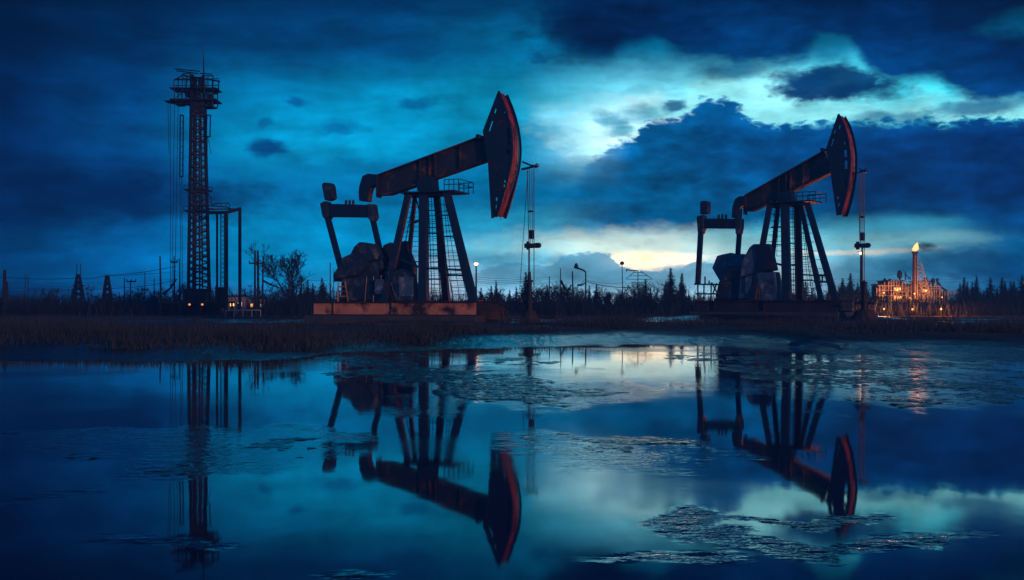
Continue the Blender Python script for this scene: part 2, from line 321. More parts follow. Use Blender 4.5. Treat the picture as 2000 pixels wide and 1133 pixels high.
def pump(origin, yaw, sc, label, T, rusty):
    ox, oy, oz = origin; th = -R(yaw)
    root = tag(empty('pumpjack', origin, th), label, 'pumpjack', 'pumpjacks mirrored in the puddle')
    c, s = math.cos(th), math.sin(th)
    nx, ny = -s, c                                             # local +y axis in the world
    def L(X, Y, y0=0.):                                        # photo pixel -> local point on the plane local y = y0
        dx, dz = (X-1000)/F, (HZ-Y)/F
        t = (ox*nx+oy*ny+y0)/(dx*nx+ny)
        wx, wy, wz = dx*t-ox, t-oy, CH+dz*t-oz
        return Vector((c*wx+s*wy, y0, wz))
    def L2(P, y0=0.): q = L(P[0], P[1], y0); return (q.x, q.z)
    def PR(name, m, pts, y0, y1, bevel=.02, par=None, inset=0, smooth=False):
        return MB().prism([L2(p, (y0+y1)/2) for p in pts], y0, y1, inset).build(name, m, par or root, bevel, smooth)
    st = M['steel']
    # --- skid
    hb = 1.25; bm = M['rustbase'] if rusty else M['darkbase']
    xl, xr = L(T['skid'][0], 600, -hb).x, L(T['skid'][2], 600, -hb).x
    zt, zb = L(T['skid'][0]+100, T['skid'][1], -hb).z, L(T['skid'][0]+100, T['skid'][3], -hb).z
    sk = empty('skid', (0, 0, 0)); sk.parent = root
    for sy_ in (-1, 1):
        b = MB(); y = sy_*hb
        b.box(((xl+xr)/2, y, (zt+zb)/2), (xr-xl-.01, .03, zt-zb-.1))
        b.build('skid_web', bm, sk)
        b = MB(); b.box(((xl+xr)/2, y, zt-.03), (xr-xl, .34, .06)); b.box(((xl+xr)/2, y, zb+.025), (xr-xl, .34, .05))
        b.build('skid_flange', M['darkbase'], sk, .008)
    b = MB()
    for k in range(7):
        x = xl+.06+(xr-xl-.12)*k/6; MB().box((x, 0, (zt+zb)/2-.01), (.12, 2*hb-.2, zt-zb-.14)).build('cross_member', M['darkbase'], sk)
    for k in (1, 3.62):
        x = xl+(xr-xl)*k/7.2
        for sy_ in (-1, 1): MB().box((x, sy_*(hb+.08), (zt+zb)/2), (.025, .12, zt-zb-.13)).build('web_stiffener', bm, sk)
    b = MB(); b.box(((xl+xr)/2, 0, zt-.08), (xr-xl-.3, 2*hb-.4, .02)); b.build('deck_plate', M['darkbase'], sk)
    b = MB(); b.box(((xl+xr)/2-.05, 0, zb/2-.15), (xr-xl+.5, 2*hb+.8, zb+.3-.004)); b.build('foundation', M['concrete'], root, .05)
    # --- samson post
    for (a0, b0, ya, yb, w) in T['legs']:
        pa, pb = L(*a0, ya), L(*b0, yb); pb.z = zt+.01
        q = MB().bar(pa, pb, w*.85, w*.62, w); q.build('leg', st, root, .012)
        MB().box((pb.x, pb.y, zt+.03), (w*1.7, w*1.5, .06)).build('foot_plate', st, root, .01)
    for (a0, b0, ya, yb, w) in T['braces']: MB().bar(L(*a0, ya), L(*b0, yb), w).build('cross_brace', st, root)
    for a0, b0, c0, d0, ya, yb, n_ in T['cage']:                 # thin safety cage: rungs between two lines, with uprights
        A0, B0, C0, D0 = L(*a0, ya), L(*b0, yb), L(*c0, ya), L(*d0, yb); b = MB()
        for k in range(n_+1): b.tube(A0.lerp(B0, k/n_), C0.lerp(D0, k/n_), .016, n=4)
        for f_ in (.12, .5, .88): b.tube(A0.lerp(C0, f_), B0.lerp(D0, f_), .014, n=4)
        b.build('safety_cage', st, root)
    # --- ladders
    for (a0, b0, ya, yb, w, n) in T['ladders']:
        pa, pb = L(*a0, ya), L(*b0, yb); pb.z = max(pb.z, zt) if n > 8 else pb.z
        b = MB(); ld = (pb-pa)
        side = Vector((1, 0, 0))*w/2
        b.tube(pa-side*.8, pb-side, .022, n=6); b.tube(pa+side*.8, pb+side, .022, n=6)
        for k in range(1, n):
            p = pa+ld*k/n; b.tube(p-side*(.8+.2*k/n), p+side*(.8+.2*k/n), .014, n=5)
        b.build('ladder', M['tower'], root)
    # --- platform and rail
    (x0, y0), (x1, y1) = T['plat']
    pa, pb = L(x0, y0, -.3), L(x1, y1, -.3)
    b = MB().box(((pa.x+pb.x)/2, 0, (pa.z+pb.z)/2), (pb.x-pa.x, 1.7, .07)); b.box(((pa.x+pb.x)/2-.35, 0, pa.z-.13), ((pb.x-pa.x)*.72, 1.0, .18))
    b.build('platform', st, root, .01)
    (x0, y0), (x1, y1) = T['rail']; ra, rb = L(x0, y0, -.8), L(x1, y1, -.8)
    b = MB(); zp = (pa.z+pb.z)/2
    for y in (-.82, .82):
        for k in range(4):
            x = ra.x+(rb.x-ra.x)*k/3; b.tube((x, y, zp), (x, y, ra.z), .022, n=5)
        for f_ in (1, .55): b.tube((ra.x, y, zp+(ra.z-zp)*f_), (rb.x, y, zp+(ra.z-zp)*f_), .02, n=5)
    for f_ in (1, .55): b.tube((rb.x, -.82, zp+(ra.z-zp)*f_), (rb.x, .82, zp+(ra.z-zp)*f_), .02, n=5)
    b.build('railing', st, root)
    # --- saddle bearing
    PR('saddle_bearing', st, T['saddle'], -.33, .33, .03)
    # --- walking beam
    o_ = [L2(p) for p in T['beam']]; wb = empty('walking_beam', (0, 0, 0)); wb.parent = root
    MB().prism(o_, -.06, .06).build('beam_web', M['beam'], wb)
    tl, tr, br, bl2, bl = [Vector((p[0], 0, p[1])) for p in o_]
    b = MB().bar(tl, tr, .07, .52); b.bar(bl2, br, .07, .52); b.bar(bl, bl2, .07, .52); b.bar(tl+Vector((.03, 0, 0)), bl+Vector((.03, 0, 0)), .06, .52)
    b.build('beam_flange', M['beam'], wb, .012)
    for f_ in T['stiff']:
        p, q = tl.lerp(tr, f_), bl2.lerp(br, f_*1.12-.12); MB().box(((p.x+q.x)/2, 0, (p.z+q.z)/2), (.05, .46, (p.z-q.z)-.06)).build('beam_stiffener', M['beam'], wb)
    # --- horse head
    hh = empty('horse_head', (0, 0, 0)); hh.parent = root; W2 = T['headw']/2
    front = T['front']; outer = T['back']+front
    for yy, holes, nm in ((-W2, T['holes'], 'near'), (W2, T['bigholes'], 'far')):
        yq = -W2
        me = flat_mesh('side_plate', st, [L2(p, yq) for p in outer], [[L2(p, yq) for p in h_] for h_ in holes], .05)
        pl = bpy.data.objects.new('side_plate', me); COL.objects.link(pl); pl.parent = hh; pl.location.y = yy
        fr = [Vector((*L2(p, yq), 0)) for p in front]
        b = MB()                                                # a raised lip round the front edge of the plate
        for i in range(len(fr)-1):
            b.bar((fr[i].x, yy, fr[i].y), (fr[i+1].x, yy, fr[i+1].y), .07, .12)
        b.build('edge_lip', st, hh)
    fr = [Vector((*L2(p, -W2), 0)) for p in front]
    b = MB(); n = len(fr)
    cen = sum((p for p in fr), Vector())/n+Vector((-1.2, 0, 0))
    prof = [(-W2+.07, 0), (-W2+.16, 0), (-W2+.20, -.05), (-.22, -.05), (-.18, .02), (-.06, .02), (-.02, -.04), (.02, -.04), (.06, .02), (.18, .02), (.22, -.05), (W2-.20, -.05), (W2-.16, 0), (W2-.07, 0)]
    vs = []
    for p in fr:
        d = (p-cen).normalized()
        for y, k in prof: q = p+d*(k-.04); vs.append((q.x, y, q.y))
    mpf = len(prof)
    for nm_, mm_, j0, j1 in (('wireline_track', M['rim'], 0, 9), ('track_band', st, 9, mpf-1)):
        b = MB(); b.add(vs, [(i*mpf+j, (i+1)*mpf+j, (i+1)*mpf+j+1, i*mpf+j+1) for i in range(n-1) for j in range(j0, j1)])
        rm = b.build(nm_, mm_, hh); sd = rm.modifiers.new('solid', 'SOLIDIFY'); sd.thickness = .03; sd.offset = -1
    b = MB()
    for (X, Y) in T['hinge']: p = L(X, Y, -W2*.6); b.tube((p.x, -W2*.9, p.z), (p.x, W2*.9, p.z), .10, n=12)
    b.build('hinge_pin', st, hh, smooth=False)
    # cross braces in the head so the two plates belong together
    for (X, Y) in T['spacers']: p = L(X, Y, -W2); MB().tube((p.x, -W2, p.z), (p.x, W2, p.z), .05, n=8).build('spacer', st, hh)
    # --- tail hook (bearing arm), equalizer, pitman arms
    PR('tail_bearing_arm', st, T['hook'], -.24, .24, .035)
    PR('equalizer_bar', st, T['eq'], -.2, .2, .03)
    for k in T['knuck']: PR('knuckle', M['casting'], k, -.27, .27, .04)
    pr_ = PR('end_weight', M['casting'], T['post'], -.22, .22, .05)
    for X, Y0, Y1 in T['bolts']:
        p, q = L(X, Y1), L(X, Y0); b = MB(); b.tube(p, q, .07, .07, n=8); b.tube(q, q+Vector((0, 0, .05)), .05, .02, n=8); b.build('grease_cup', M['casting'], root)
    for pts, w in T['pitman']:
        b = MB(); v = [L(*p, yv) for p, yv in pts]
        for i in range(len(v)-1): b.bar(v[i], v[i+1], w, w*.7)
        b.build('pitman_arm', st, root, .015)
    # --- counterweights, gear case, guards
    for nm, m, pts, y0, y1, ins in T['bodies']:
        PR(nm, M[m], pts, y0, y1, .05, inset=ins)
    for nm, m, segs, r in T['details']:
        if nm == 'guard_strap':
            for a0, b0, y in segs: MB().tube(L(*a0, y), L(*b0, y), r, n=6).build(nm, M[m], root)
            continue
        b = MB()
        for a0, b0, y in segs: b.tube(L(*a0, y), L(*b0, y), r, n=6)
        b.build(nm, M[m], root)
    # --- crank discs and belt wheel behind the guard
    for X, Y, y, r in T['wheels']:
        p = L(X, Y, y); w = MB(); 
        w.tube((p.x, y-.09, p.z), (p.x, y+.09, p.z), r, n=28); w.tube((p.x, y-.16, p.z), (p.x, y+.16, p.z), r*.25, n=14)
        w.build('belt_wheel', M['casting'], root, .02)
    for k in range(9):                                            # bolt rows along the beam and round the saddle
        p = tl.lerp(tr, .04+.92*k/8)+Vector((0, 0, -.13)); q_ = bl2.lerp(br, .04+.92*k/8)+Vector((0, 0, .12))
        for u in (p, q_): MB().tube((u.x, -.11, u.z), (u.x, -.055, u.z), .028, n=6).build('bolt', M['casting'], wb)
    for (X, Y) in T['headbolts']:
        p = L(X, Y, -W2); MB().tube((p.x, -W2-.07, p.z), (p.x, -W2-.02, p.z), .04, n=6).build('bolt', M['casting'], hh)
    for (X, Y, w_, h_) in T['covers']:
        p = L(X, Y, -1.02); MB().box(p, (w_, .06, h_)).build('inspection_cover', M['blue'], root, .015)
        for a_ in (-1, 1):
            for c_ in (-1, 1): MB().tube(p+Vector((a_*w_*.4, -.05, c_*h_*.4)), p+Vector((a_*w_*.4, -.02, c_*h_*.4)), .03, n=6).build('bolt', M['casting'], root)
    # --- bridle, carrier bar, rods
    b = MB(); A = T['arm']
    b.bar(L(*A[0]), L(*A[1]), .09); b.path([L(*p) for p in A[2]], .04); b.tube(L(*A[1])+Vector((.0, -.25, .0)), L(*A[1])+Vector((.0, .25, 0)), .06)
    p = L(*A[1]); b.lathe(p+Vector((.12, 0, -.05)), [(.05, 0), (.09, .05), (.09, .12), (.04, .17)], 10)
    b.build('hanger_arm', st, root)
    for (a0, b0, y, r) in T['cables']: MB().tube(L(*a0, y), L(*b0, y), r, n=6).build('bridle_cable', M['wire'], root)
    for (X, Y, w, h, d_) in T['clamps']:
        p = L(X, Y); MB().box(p, (w, d_, h)).build('rod_clamp', st, root, .02)
    X, Y, w, h = T['carrier']; p = L(X, Y)
    b = MB().box(p, (w, .42, h)); b.tube(p+Vector((w*.5, -.14, 0)), p+Vector((w*.5, .24, .02)), h*.62, n=12); b.tube(p+Vector((-w*.3, 0, -h*.9)), p+Vector((-w*.3, 0, h)), h*.4, n=10)
    b.build('carrier_bar', st, root, .015)
    return root, L

P1 = dict(
 skid=(613, 589, 930, 616), plat=((791, 375), (897, 378)), rail=((868, 351), (896, 353)),
 legs=[((799, 374), (751, 590), -.55, -1.05, .34), ((811, 380), (790, 590), .5, 1.05, .22), ((827, 372), (827, 590), -.5, -1.05, .42),
       ((853, 380), (872, 590), .5, 1.05, .34), ((873, 376), (925, 590), -.55, -1.05, .38)],
 braces=[((806, 434), (818, 430), -.5, -.5, .07), ((780, 505), (830, 527), -.8, -.8, .08), ((826, 524), (902, 527), -.85, -.85, .09), ((868, 537), (912, 538), -.9, -.9, .09),
         ((835, 456), (858, 456), .75, .75, .06), ((832, 500), (862, 500), .8, .8, .06), ((829, 545), (868, 545), 1., 1., .06), ((799, 440), (828, 428), .7, .7, .06),
         ((812, 386), (824, 430), .5, .7, .05), ((788, 510), (828, 512), 1., 1., .06), ((862, 462), (889, 463), -.7, -.7, .06), ((857, 420), (883, 421), -.6, -.6, .06)],
 ladders=[((862, 386), (902, 590), -.1, -.2, .85, 15), ((843, 388), (852, 590), .35, .75, .42, 18), ((803, 386), (775, 520), .3, .5, .4, 14)],
 cage=[((835, 386), (834, 588), (850, 386), (866, 588), .5, .9, 24), ((866, 392), (880, 588), (872, 392), (918, 588), .3, .6, 20), ((806, 386), (783, 500), (822, 386), (822, 500), .6, .8, 12)],
 saddle=[(821, 350), (850, 345), (853, 374), (820, 374)],
 beam=[(739, 344), (944, 267), (955, 313), (763, 380), (739, 381)], stiff=(.0, .41, .50, .55, .78),
 headw=1.02,
 back=[(970, 423), (960, 427), (953, 316), (943, 256), (973, 178)],
 front=[(974, 178), (983, 200), (990, 220), (996, 244), (999.5, 268), (1000.5, 290), (999.5, 310), (996, 332), (991, 354), (985, 377), (978, 401), (970, 424)],
 holes=[quad(969, 213, 966.5, 221, 2.4), quad(962, 237, 956, 256, 2.6), circ(981.5, 211, 1.2, 1.4), circ(986, 219.5, 1, 1.3), quad(992, 251, 994.5, 271, 3.6), quad(993, 275, 995, 282, 4),
        [(990.5, 292), (995.5, 292), (995.5, 301), (990.5, 301)], quad(988, 347, 985, 366, 3.2), circ(970, 389, 2, 4), quad(970, 400, 968.5, 407, 1.8)],
 bigholes=[[(958, 228), (968, 212), (981, 222), (989, 256), (990, 300), (984, 334), (972, 352), (964, 330), (958, 300), (950, 258)], [(963, 366), (972, 372), (969, 398), (965, 402)], [(966, 196), (973, 192), (975, 205), (966, 206)]],
 hinge=[(935, 267)], spacers=[(972, 196), (951, 262), (962, 418), (958, 350), (984, 358), (981, 206)],
 hook=[(744, 342), (722, 340), (712, 345), (706, 364), (704.5, 378), (706, 393), (722, 395), (724, 378), (728, 366), (742, 361)],
 eq=[(634, 398), (732, 401), (731, 425), (640, 424)],
 knuck=[[(630, 398), (641, 393), (648, 410), (646, 424), (641, 431), (635, 424)], [(722, 399), (732, 399), (736, 424), (731, 433), (724, 428)]],
 post=[(632, 361), (636, 357), (649, 358), (652, 364), (655, 388), (646, 393), (638, 392)],
 bolts=[(676, 392, 400), (683, 392, 400), (690, 392, 400)],
 pitman=[([((640, 425), -.1), ((654, 478), -.2), ((669, 535), -.35)], .27), ([((728, 428), .1), ((741, 485), .1), ((756, 503), .1)], .25)],
 bodies=[('counterweight', 'casting', [(668, 520), (674, 504), (692, 496), (699, 481), (708, 473), (735, 477), (744, 494), (747, 507), (730, 512), (721, 528), (706, 541), (676, 545), (657, 551), (656, 537), (663, 527)], -.95, -.1, .12),
         ('counterweight', 'casting', [(752, 480), (766, 474), (780, 476), (796, 470), (800, 500), (796, 530), (770, 535), (752, 500)], .35, 1.0, .12),
         ('gear_case', 'casting', [(678, 590), (680, 545), (706, 541), (728, 509), (760, 503), (766, 527), (753, 530), (770, 590)], -.75, .75, .05),
         ('gear_case_lid', 'steel', [(712, 522), (728, 506), (763, 501), (766, 508), (732, 514), (716, 530)], -.85, .85, 0),
         ('motor_guard', 'casting', [(757, 530), (790, 526), (806, 536), (817, 590), (772, 590)], -1.0, -.1, .05),
         ('motor_guard', 'steel', [(784, 496), (800, 490), (812, 520), (812, 560), (786, 550)], .2, .7, .05)],
 details=[('access_ladder', 'rustbase', [((661, 552), (660, 590), -.9), ((674, 550), (680, 590), -.9), ((661, 560), (676, 560), -.9), ((661, 569), (677, 569), -.9), ((661, 579), (678, 579), -.9)], .035),
          ('guard_strap', 'steel', [((757, 531), (774, 588), -1.03), ((716, 540), (712, 590), -.8), ((729, 540), (729, 590), -.8), ((744, 538), (748, 590), -.8)], .04)],
 wheels=[(770, 552, .55, .8)],
 headbolts=[(962, 268), (960, 300), (966, 330), (975, 345), (978, 240), (984, 300), (970, 370)], covers=[(793, 560, .75, .9), (741, 560, .5, .7)],
 arm=[(1019, 331), (1044, 325), [(1020, 316), (1032, 321), (1044, 326)]],
 cables=[((1030, 332), (1033, 478), -.12, .020), ((1034, 330), (1036, 478), .1, .016), ((1039, 330), (1040, 478), -.12, .016), ((1043, 328), (1043, 560), .1, .020), ((1033.5, 480), (1033, 600), 0, .042), ((1031, 334), (1015, 566), .3, .014)],
 clamps=[(1036, 413, .22, .07, .2), (1037.5, 458, .2, .40, .2)], carrier=(1038, 480, .55, .2))

P2 = dict(
 skid=(1361, 587, 1635, 609), plat=((1502, 397), (1592, 394)), rail=((1556, 376), (1593, 377)),
 legs=[((1504, 398), (1470, 590), -.55, -1.05, .32), ((1520, 402), (1500, 590), .5, 1.05, .24), ((1533, 396), (1537, 590), -.5, -1.05, .46),
       ((1557, 400), (1562, 590), .5, 1.05, .40), ((1564, 400), (1604, 590), -.1, -.2, .26), ((1577, 398), (1632, 590), -.55, -1.05, .34)],
 braces=[((1478, 505), (1532, 519), -.9, -.9, .11), ((1536, 518), (1560, 518), .5, .5, .08), ((1590, 538), (1615, 538), -.85, -.85, .12), ((1590, 550), (1618, 551), -.9, -.9, .1), ((1606, 540), (1606, 551), -.9, -.9, .06),
         ((1510, 420), (1530, 420), .6, .6, .06), ((1506, 444), (1530, 444), .7, .7, .06), ((1500, 478), (1534, 478), .8, .8, .06), ((1537, 476), (1562, 476), .6, .6, .06), ((1562, 536), (1590, 538), .8, .8, .08), ((1538, 547), (1595, 548), .9, .9, .06), ((1542, 500), (1590, 502), .9, .9, .05)],
 ladders=[((1571, 404), (1616, 560), -.35, -.75, .55, 9), ((1546, 404), (1549, 590), .3, .7, .42, 18), ((1514, 404), (1498, 500), -.1, -.3, .55, 7), ((1560, 406), (1580, 590), .8, 1., .4, 18)],
 cage=[((1540, 404), (1541, 588), (1556, 404), (1560, 588), .5, .9, 24), ((1562, 404), (1566, 588), (1568, 404), (1594, 588), .3, .6, 22), ((1512, 404), (1502, 500), (1530, 404), (1532, 500), .6, .8, 10)],
 saddle=[(1525, 378), (1548, 372), (1552, 396), (1522, 396)],
 beam=[(1457, 383), (1611, 296), (1624, 337), (1472, 412), (1458, 412)], stiff=(.0, .43, .52, .57, .72),
 headw=1.05,
 back=[(1644, 420), (1634, 421), (1622, 336), (1613, 292), (1636, 224)],
 front=[(1638, 223), (1647, 240), (1653, 258), (1657.5, 278), (1660, 298), (1660.5, 315), (1660, 332), (1658, 350), (1655, 368), (1651, 387), (1645, 408), (1641, 420)],
 holes=[quad(1641, 245, 1639, 252, 2), quad(1631.5, 255, 1629.5, 261, 2), quad(1628, 272, 1624, 285, 2), circ(1650, 280, 1.2, 3.5), [(1648.5, 293), (1654, 293), (1655, 307), (1649.5, 307)], [(1649.5, 314), (1655.5, 314), (1655.5, 330), (1650, 330)], circ(1651, 356, 1.5, 7), circ(1637, 387, 1.8, 2.2), quad(1639.5, 397, 1637.5, 403, 2.2)],
 bigholes=[[(1626, 262), (1634, 247), (1643, 262), (1649, 290), (1651, 330), (1646, 358), (1638, 345), (1630, 320), (1622, 285)], [(1637, 372), (1645, 378), (1642, 400), (1638, 402)]],
 hinge=[(1607, 293)], spacers=[(1636, 238), (1620, 296), (1637, 414), (1631, 350), (1648, 350), (1647, 262)],
 hook=[(1460, 383), (1446, 384), (1438, 390), (1433, 405), (1432, 426), (1446, 427), (1447, 408), (1452, 401), (1460, 399)],
 eq=[(1368, 427), (1448, 428), (1447, 447), (1371, 446)],
 knuck=[[(1364, 423), (1377, 420), (1378, 444), (1373, 457), (1366, 455)], [(1438, 427), (1450, 427), (1450, 445), (1447, 458), (1440, 458)]],
 post=[(1370, 395), (1374, 393), (1384, 393), (1386, 397), (1385, 418), (1370, 419)],
 bolts=[(1404, 420, 427), (1411, 419, 427), (1418, 420, 427)],
 pitman=[([((1369, 450), -.1), ((1366, 500), -.3), ((1363, 555), -.5)], .28), ([((1444, 455), .1), ((1441, 500), .1)], .26)],
 bodies=[('counterweight', 'blue', [(1394, 524), (1404, 500), (1415, 497), (1430, 494), (1438, 497), (1455, 496), (1458, 520), (1440, 545), (1420, 555), (1408, 548)], -.2, .5, .10),
         ('counterweight_arm', 'blue', [(1416, 508), (1424, 516), (1450, 516), (1450, 520), (1424, 521)], -.35, -.25, 0),
         ('gear_case', 'casting', [(1404, 588), (1412, 552), (1424, 526), (1450, 520), (1480, 522), (1490, 588)], -.7, .7, .06),
         ('belt_guard', 'blue', [(1444, 588), (1450, 514), (1466, 484), (1474, 477), (1502, 477), (1507, 482), (1518, 528), (1484, 534), (1480, 588)], -.95, -.35, .06),
         ('belt_guard_door', 'steel', [(1480, 531), (1474, 478), (1503, 476), (1520, 528)], -1.05, -.9, 0),
         ('motor_guard', 'blue', [(1480, 533), (1519, 531), (1528, 588), (1494, 588)], -1.05, -.2, .05)],
 details=[('side_railing', 'tower', [((1363, 555), (1363, 588), -.9), ((1375, 557), (1375, 588), -.9), ((1389, 552), (1389, 588), -.9), ((1356, 555), (1410, 556), -.9), ((1360, 574), (1400, 574), -.9), ((1377, 540), (1377, 556), -.9), ((1385, 548), (1385, 556), -.9), ((1390, 552), (1404, 578), -.9), ((1400, 553), (1392, 574), -.9)], .045),
          ('hose', 'black', [((1408, 551), (1440, 545), -1.), ((1440, 545), (1478, 533), -1.1)], .03)],
 wheels=[(1478, 520, .1, .75)],
 headbolts=[(1630, 300), (1632, 322), (1640, 345), (1640, 262), (1643, 320), (1641, 362)], covers=[(1502, 560, .6, .8), (1462, 556, .4, .9)],
 arm=[(1676, 338), (1687, 334), [(1678, 329), (1682, 333), (1687, 334)]],
 cables=[((1679, 338), (1680, 480), -.1, .022), ((1682, 336), (1682, 480), .1, .018), ((1685, 336), (1685.5, 480), -.1, .018), ((1688, 336), (1688, 590), .1, .022), ((1684, 482), (1684, 600), 0, .05), ((1677, 340), (1679, 470), .3, .014)],
 clamps=[(1684, 424, .2, .12, .2), (1684, 462, .24, .42, .2)], carrier=(1682, 480, .6, .22))

z1 = .31; z2 = .52
p1, L1 = pump((-5.46, 52., z1), 22, 1, 'larger nearer pumpjack with rusty orange base, left of centre', P1, True)
p2, L2_ = pump((14.1, 59.5, z2), 35, 1, 'smaller farther pumpjack with dark base and blue guards, on the right', P2, False)

# wellheads
def wellhead(X, d, ztop, label, k=1.):
    x = (X-1000)/F*d; z = H(x, d)
    r = tag(empty('wellhead', (x, d, z)), label, 'wellhead', 'wellheads under the horse heads')
    MB().lathe((0, 0, 0), [(.50*k, -.1), (.42*k, .15), (.33*k, .35), (.28*k, .5)], 12).build('casing_base', M['tank'], r)
    MB().lathe((0, 0, .45), [(.26, 0), (.26, .1), (.17, .1), (.17, .42), (.27, .42), (.27, .52), (.14, .52), (.14, .9)], 14).build('casing', M['tower'], r)
    b = MB().lathe((0, 0, 1.3), [(.2, 0), (.2, .08), (.11, .1), (.11, .5), (.17, .52), (.17, .6), (.08, .62), (.06, ztop-1.3-.02)], 12); b.build('stuffing_box', M['tower'], r)
    for s_ in (-1, 1):
        b = MB().tube((0, 0, .85), (s_*.5, 0, .85), .07); b.tube((s_*.36, 0, .85), (s_*.36, 0, 1.1), .03); b.build('valve', M['steel'], r)
        b = MB()
        for i in range(14):
            t, t2 = 2*math.pi*i/14, 2*math.pi*(i+1)/14
            b.tube((s_*.36+.13*math.cos(t), .13*math.sin(t), 1.1), (s_*.36+.13*math.cos(t2), .13*math.sin(t2), 1.1), .015, n=5)
        b.tube((s_*.36-.13, 0, 1.1), (s_*.36+.13, 0, 1.1), .012, n=5); b.build('hand_wheel', M['steel'], r)
    return r
wellhead(1034, 49.2, 2.3, 'wellhead under the left pumpjack with rod entering its top')
wellhead(1688, 55.2, 2.0, 'wellhead on dark mound under the right pumpjack', 1.5)

# ------------------------------------------------------------------ drilling tower on the left
def tower():
    d = 80.; s_ = F/d; x0 = (388-1000)/F*d; z0 = H(x0, d)
    r = tag(empty('lattice_tower', (x0, d, z0)), 'tall dark lattice tower with railed crown and whip antenna on the left', 'tower')
    def q(X, Y, y=0.): p = at(X, Y, d+y); return Vector((p.x-x0, y, p.z-z0))
    cx = lambda Y: np.interp(Y, [140, 590], [386, 388.5]); hw = lambda Y: np.interp(Y, [140, 220, 370, 596], [12, 16, 19.5, 25])
    yaw = R(18); ca, sa = math.cos(yaw), math.sin(yaw)
    def cor(Y, i):
        h = hw(Y)/s_/(ca+sa)*1.02; a, b = [(-1,-1),(1,-1),(1,1),(-1,1)][i % 4]; p = q(cx(Y), Y)
        return Vector((p.x+h*(a*ca-b*sa), h*(a*sa+b*ca), p.z))
    for i in range(4): 
        b = MB()
        Ys = [608, 500, 370, 220, 148]
        for k in range(4): b.bar(cor(Ys[k], i), cor(Ys[k+1], i), .17, .17, .16)
        b.build('leg', M['tower'], r)
    lv = list(np.linspace(600, 150, 37))
    for i in range(4):
        b = MB()
        for k in range(len(lv)-1):
            b.bar(cor(lv[k], i), cor(lv[k+1], i+1), .06); b.bar(cor(lv[k], i+1), cor(lv[k+1], i), .06)
            if k % 2 == 0: b.bar(cor(lv[k], i), cor(lv[k], i+1), .06)
        b.build('lattice_bracing', M['tower'], r)
    b = MB().tube(q(379, 606), q(381, 150), .15, n=10); b.tube(q(390, 606), q(389, 150), .07, n=8); b.tube(q(396, 606), q(392, 210), .06, n=6)
    b.build('riser_pipe', M['tower'], r)
    for Y, w, h in ((372, 44, 8), (413, 46, 8)):
        a = q(cx(Y), Y); MB().box(a, (w/s_, 1.5, .10)).build('ring_platform', M['tower'], r)
        for y_ in (-.75, .75):
            b = MB()
            for x_ in np.linspace(-w/2/s_, w/2/s_, 6): b.tube(a+Vector((x_, y_, 0)), a+Vector((x_, y_, h/s_)), .025, n=4)
            b.tube(a+Vector((-w/2/s_, y_, h/s_)), a+Vector((w/2/s_, y_, h/s_)), .025, n=4); b.build('platform_rail', M['tower'], r)
    # crown
    pl = [(383, 198, 88, 2.8), (383, 176, 90, 1.4), (400, 210, 40, 1.6)]
    for X, Y, w, t in pl: MB().box(q(X, Y), (w/s_, 1.8 if w > 50 else 1.2, t/s_)).build('crown_platform', M['tower'], r)
    b = MB().prism([(q(323, 199).x, q(323, 199).z), (q(345, 197).x, q(345, 197).z), (q(372, 198).x, q(372, 198).z), (q(372, 205).x, q(372, 205).z), (q(345, 203).x, q(345, 203).z)], -.5, .5)
    b.build('outrigger', M['tower'], r)
    b = MB().box(q(388, 208), (26/s_, 1.0, 30/s_)); b.build('crown_block', M['tower'], r, .04)
    for X, Y, w_, h_ in ((352, 203, 14, 7), (411, 196, 8, 24), (374, 186, 18, 8)): MB().box(q(X, Y), (w_/s_, .85, h_/s_)).build('control_box', M['tower'], r, .03)
    b = MB()
    def fr_(x1, y1, x2, y2, dep=1.6):
        for y in (-dep/2, dep/2):
            for (a, c) in (((x1, y1), (x2, y1)), ((x2, y1), (x2, y2)), ((x2, y2), (x1, y2)), ((x1, y2), (x1, y1))): b.tube(q(*a, y), q(*c, y), .042, n=5)
        for a in ((x1, y1), (x2, y1), (x1, y2), (x2, y2)): b.tube(q(*a, -dep/2), q(*a, dep/2), .04, n=5)
    fr_(340, 156, 372, 177); fr_(356, 144, 372, 196); fr_(415, 158, 427, 182, 1.4); fr_(415, 184, 425, 210, 1.4); fr_(399, 148, 416, 184); fr_(341, 177, 356, 197)
    for X in (348, 364, 384, 392, 406): b.tube(q(X, 150, -.8), q(X, 198, -.8), .04, n=5); b.tube(q(X, 152, .8), q(X, 198, .8), .03, n=5)
    for Y in (150, 163, 169): b.tube(q(342, Y+4, -.8), q(428, Y+4, -.8), .03, n=5)
    b.tube(q(340, 157, -.8), q(356, 147, -.8), .04, n=5); b.tube(q(356, 147, -.8), q(430, 159, -.8), .06, n=5); b.tube(q(344, 170), q(372, 190), .03); b.tube(q(372, 170), q(344, 190), .03)
    for k in range(16):
        X = 358+k*3; b.tube(q(X, 150, random.uniform(-.6, .6)), q(X+random.uniform(-8, 8), 196, random.uniform(-.6, .6)), .022, n=4)
    b.build('crown_railing', M['tower'], r)
    b = MB()
    for X, Y, rx, ry, ti in ((366, 137, 24, 4.2, .10), (366, 141, 20, 3, .12), (402, 144, 11, 2, .05)):
        pts = []
        for i in range(25):
            t = 2*math.pi*i/24; pts.append(q(X+rx*math.cos(t), Y+rx*math.cos(t)*ti, 0)+Vector((0, rx/s_*.9*math.sin(t), ry/s_*math.sin(t))))
        b.path(pts, .04, 5)
    b.build('crown_hoop', M['tower'], r)
    b = MB().bar(q(398, 150), q(397.3, 110), .09, .09, .05); b.tube(q(397.3, 110), q(397, 68), .03, .01, n=5); b.build('whip_antenna', M['tower'], r)
    b = MB()
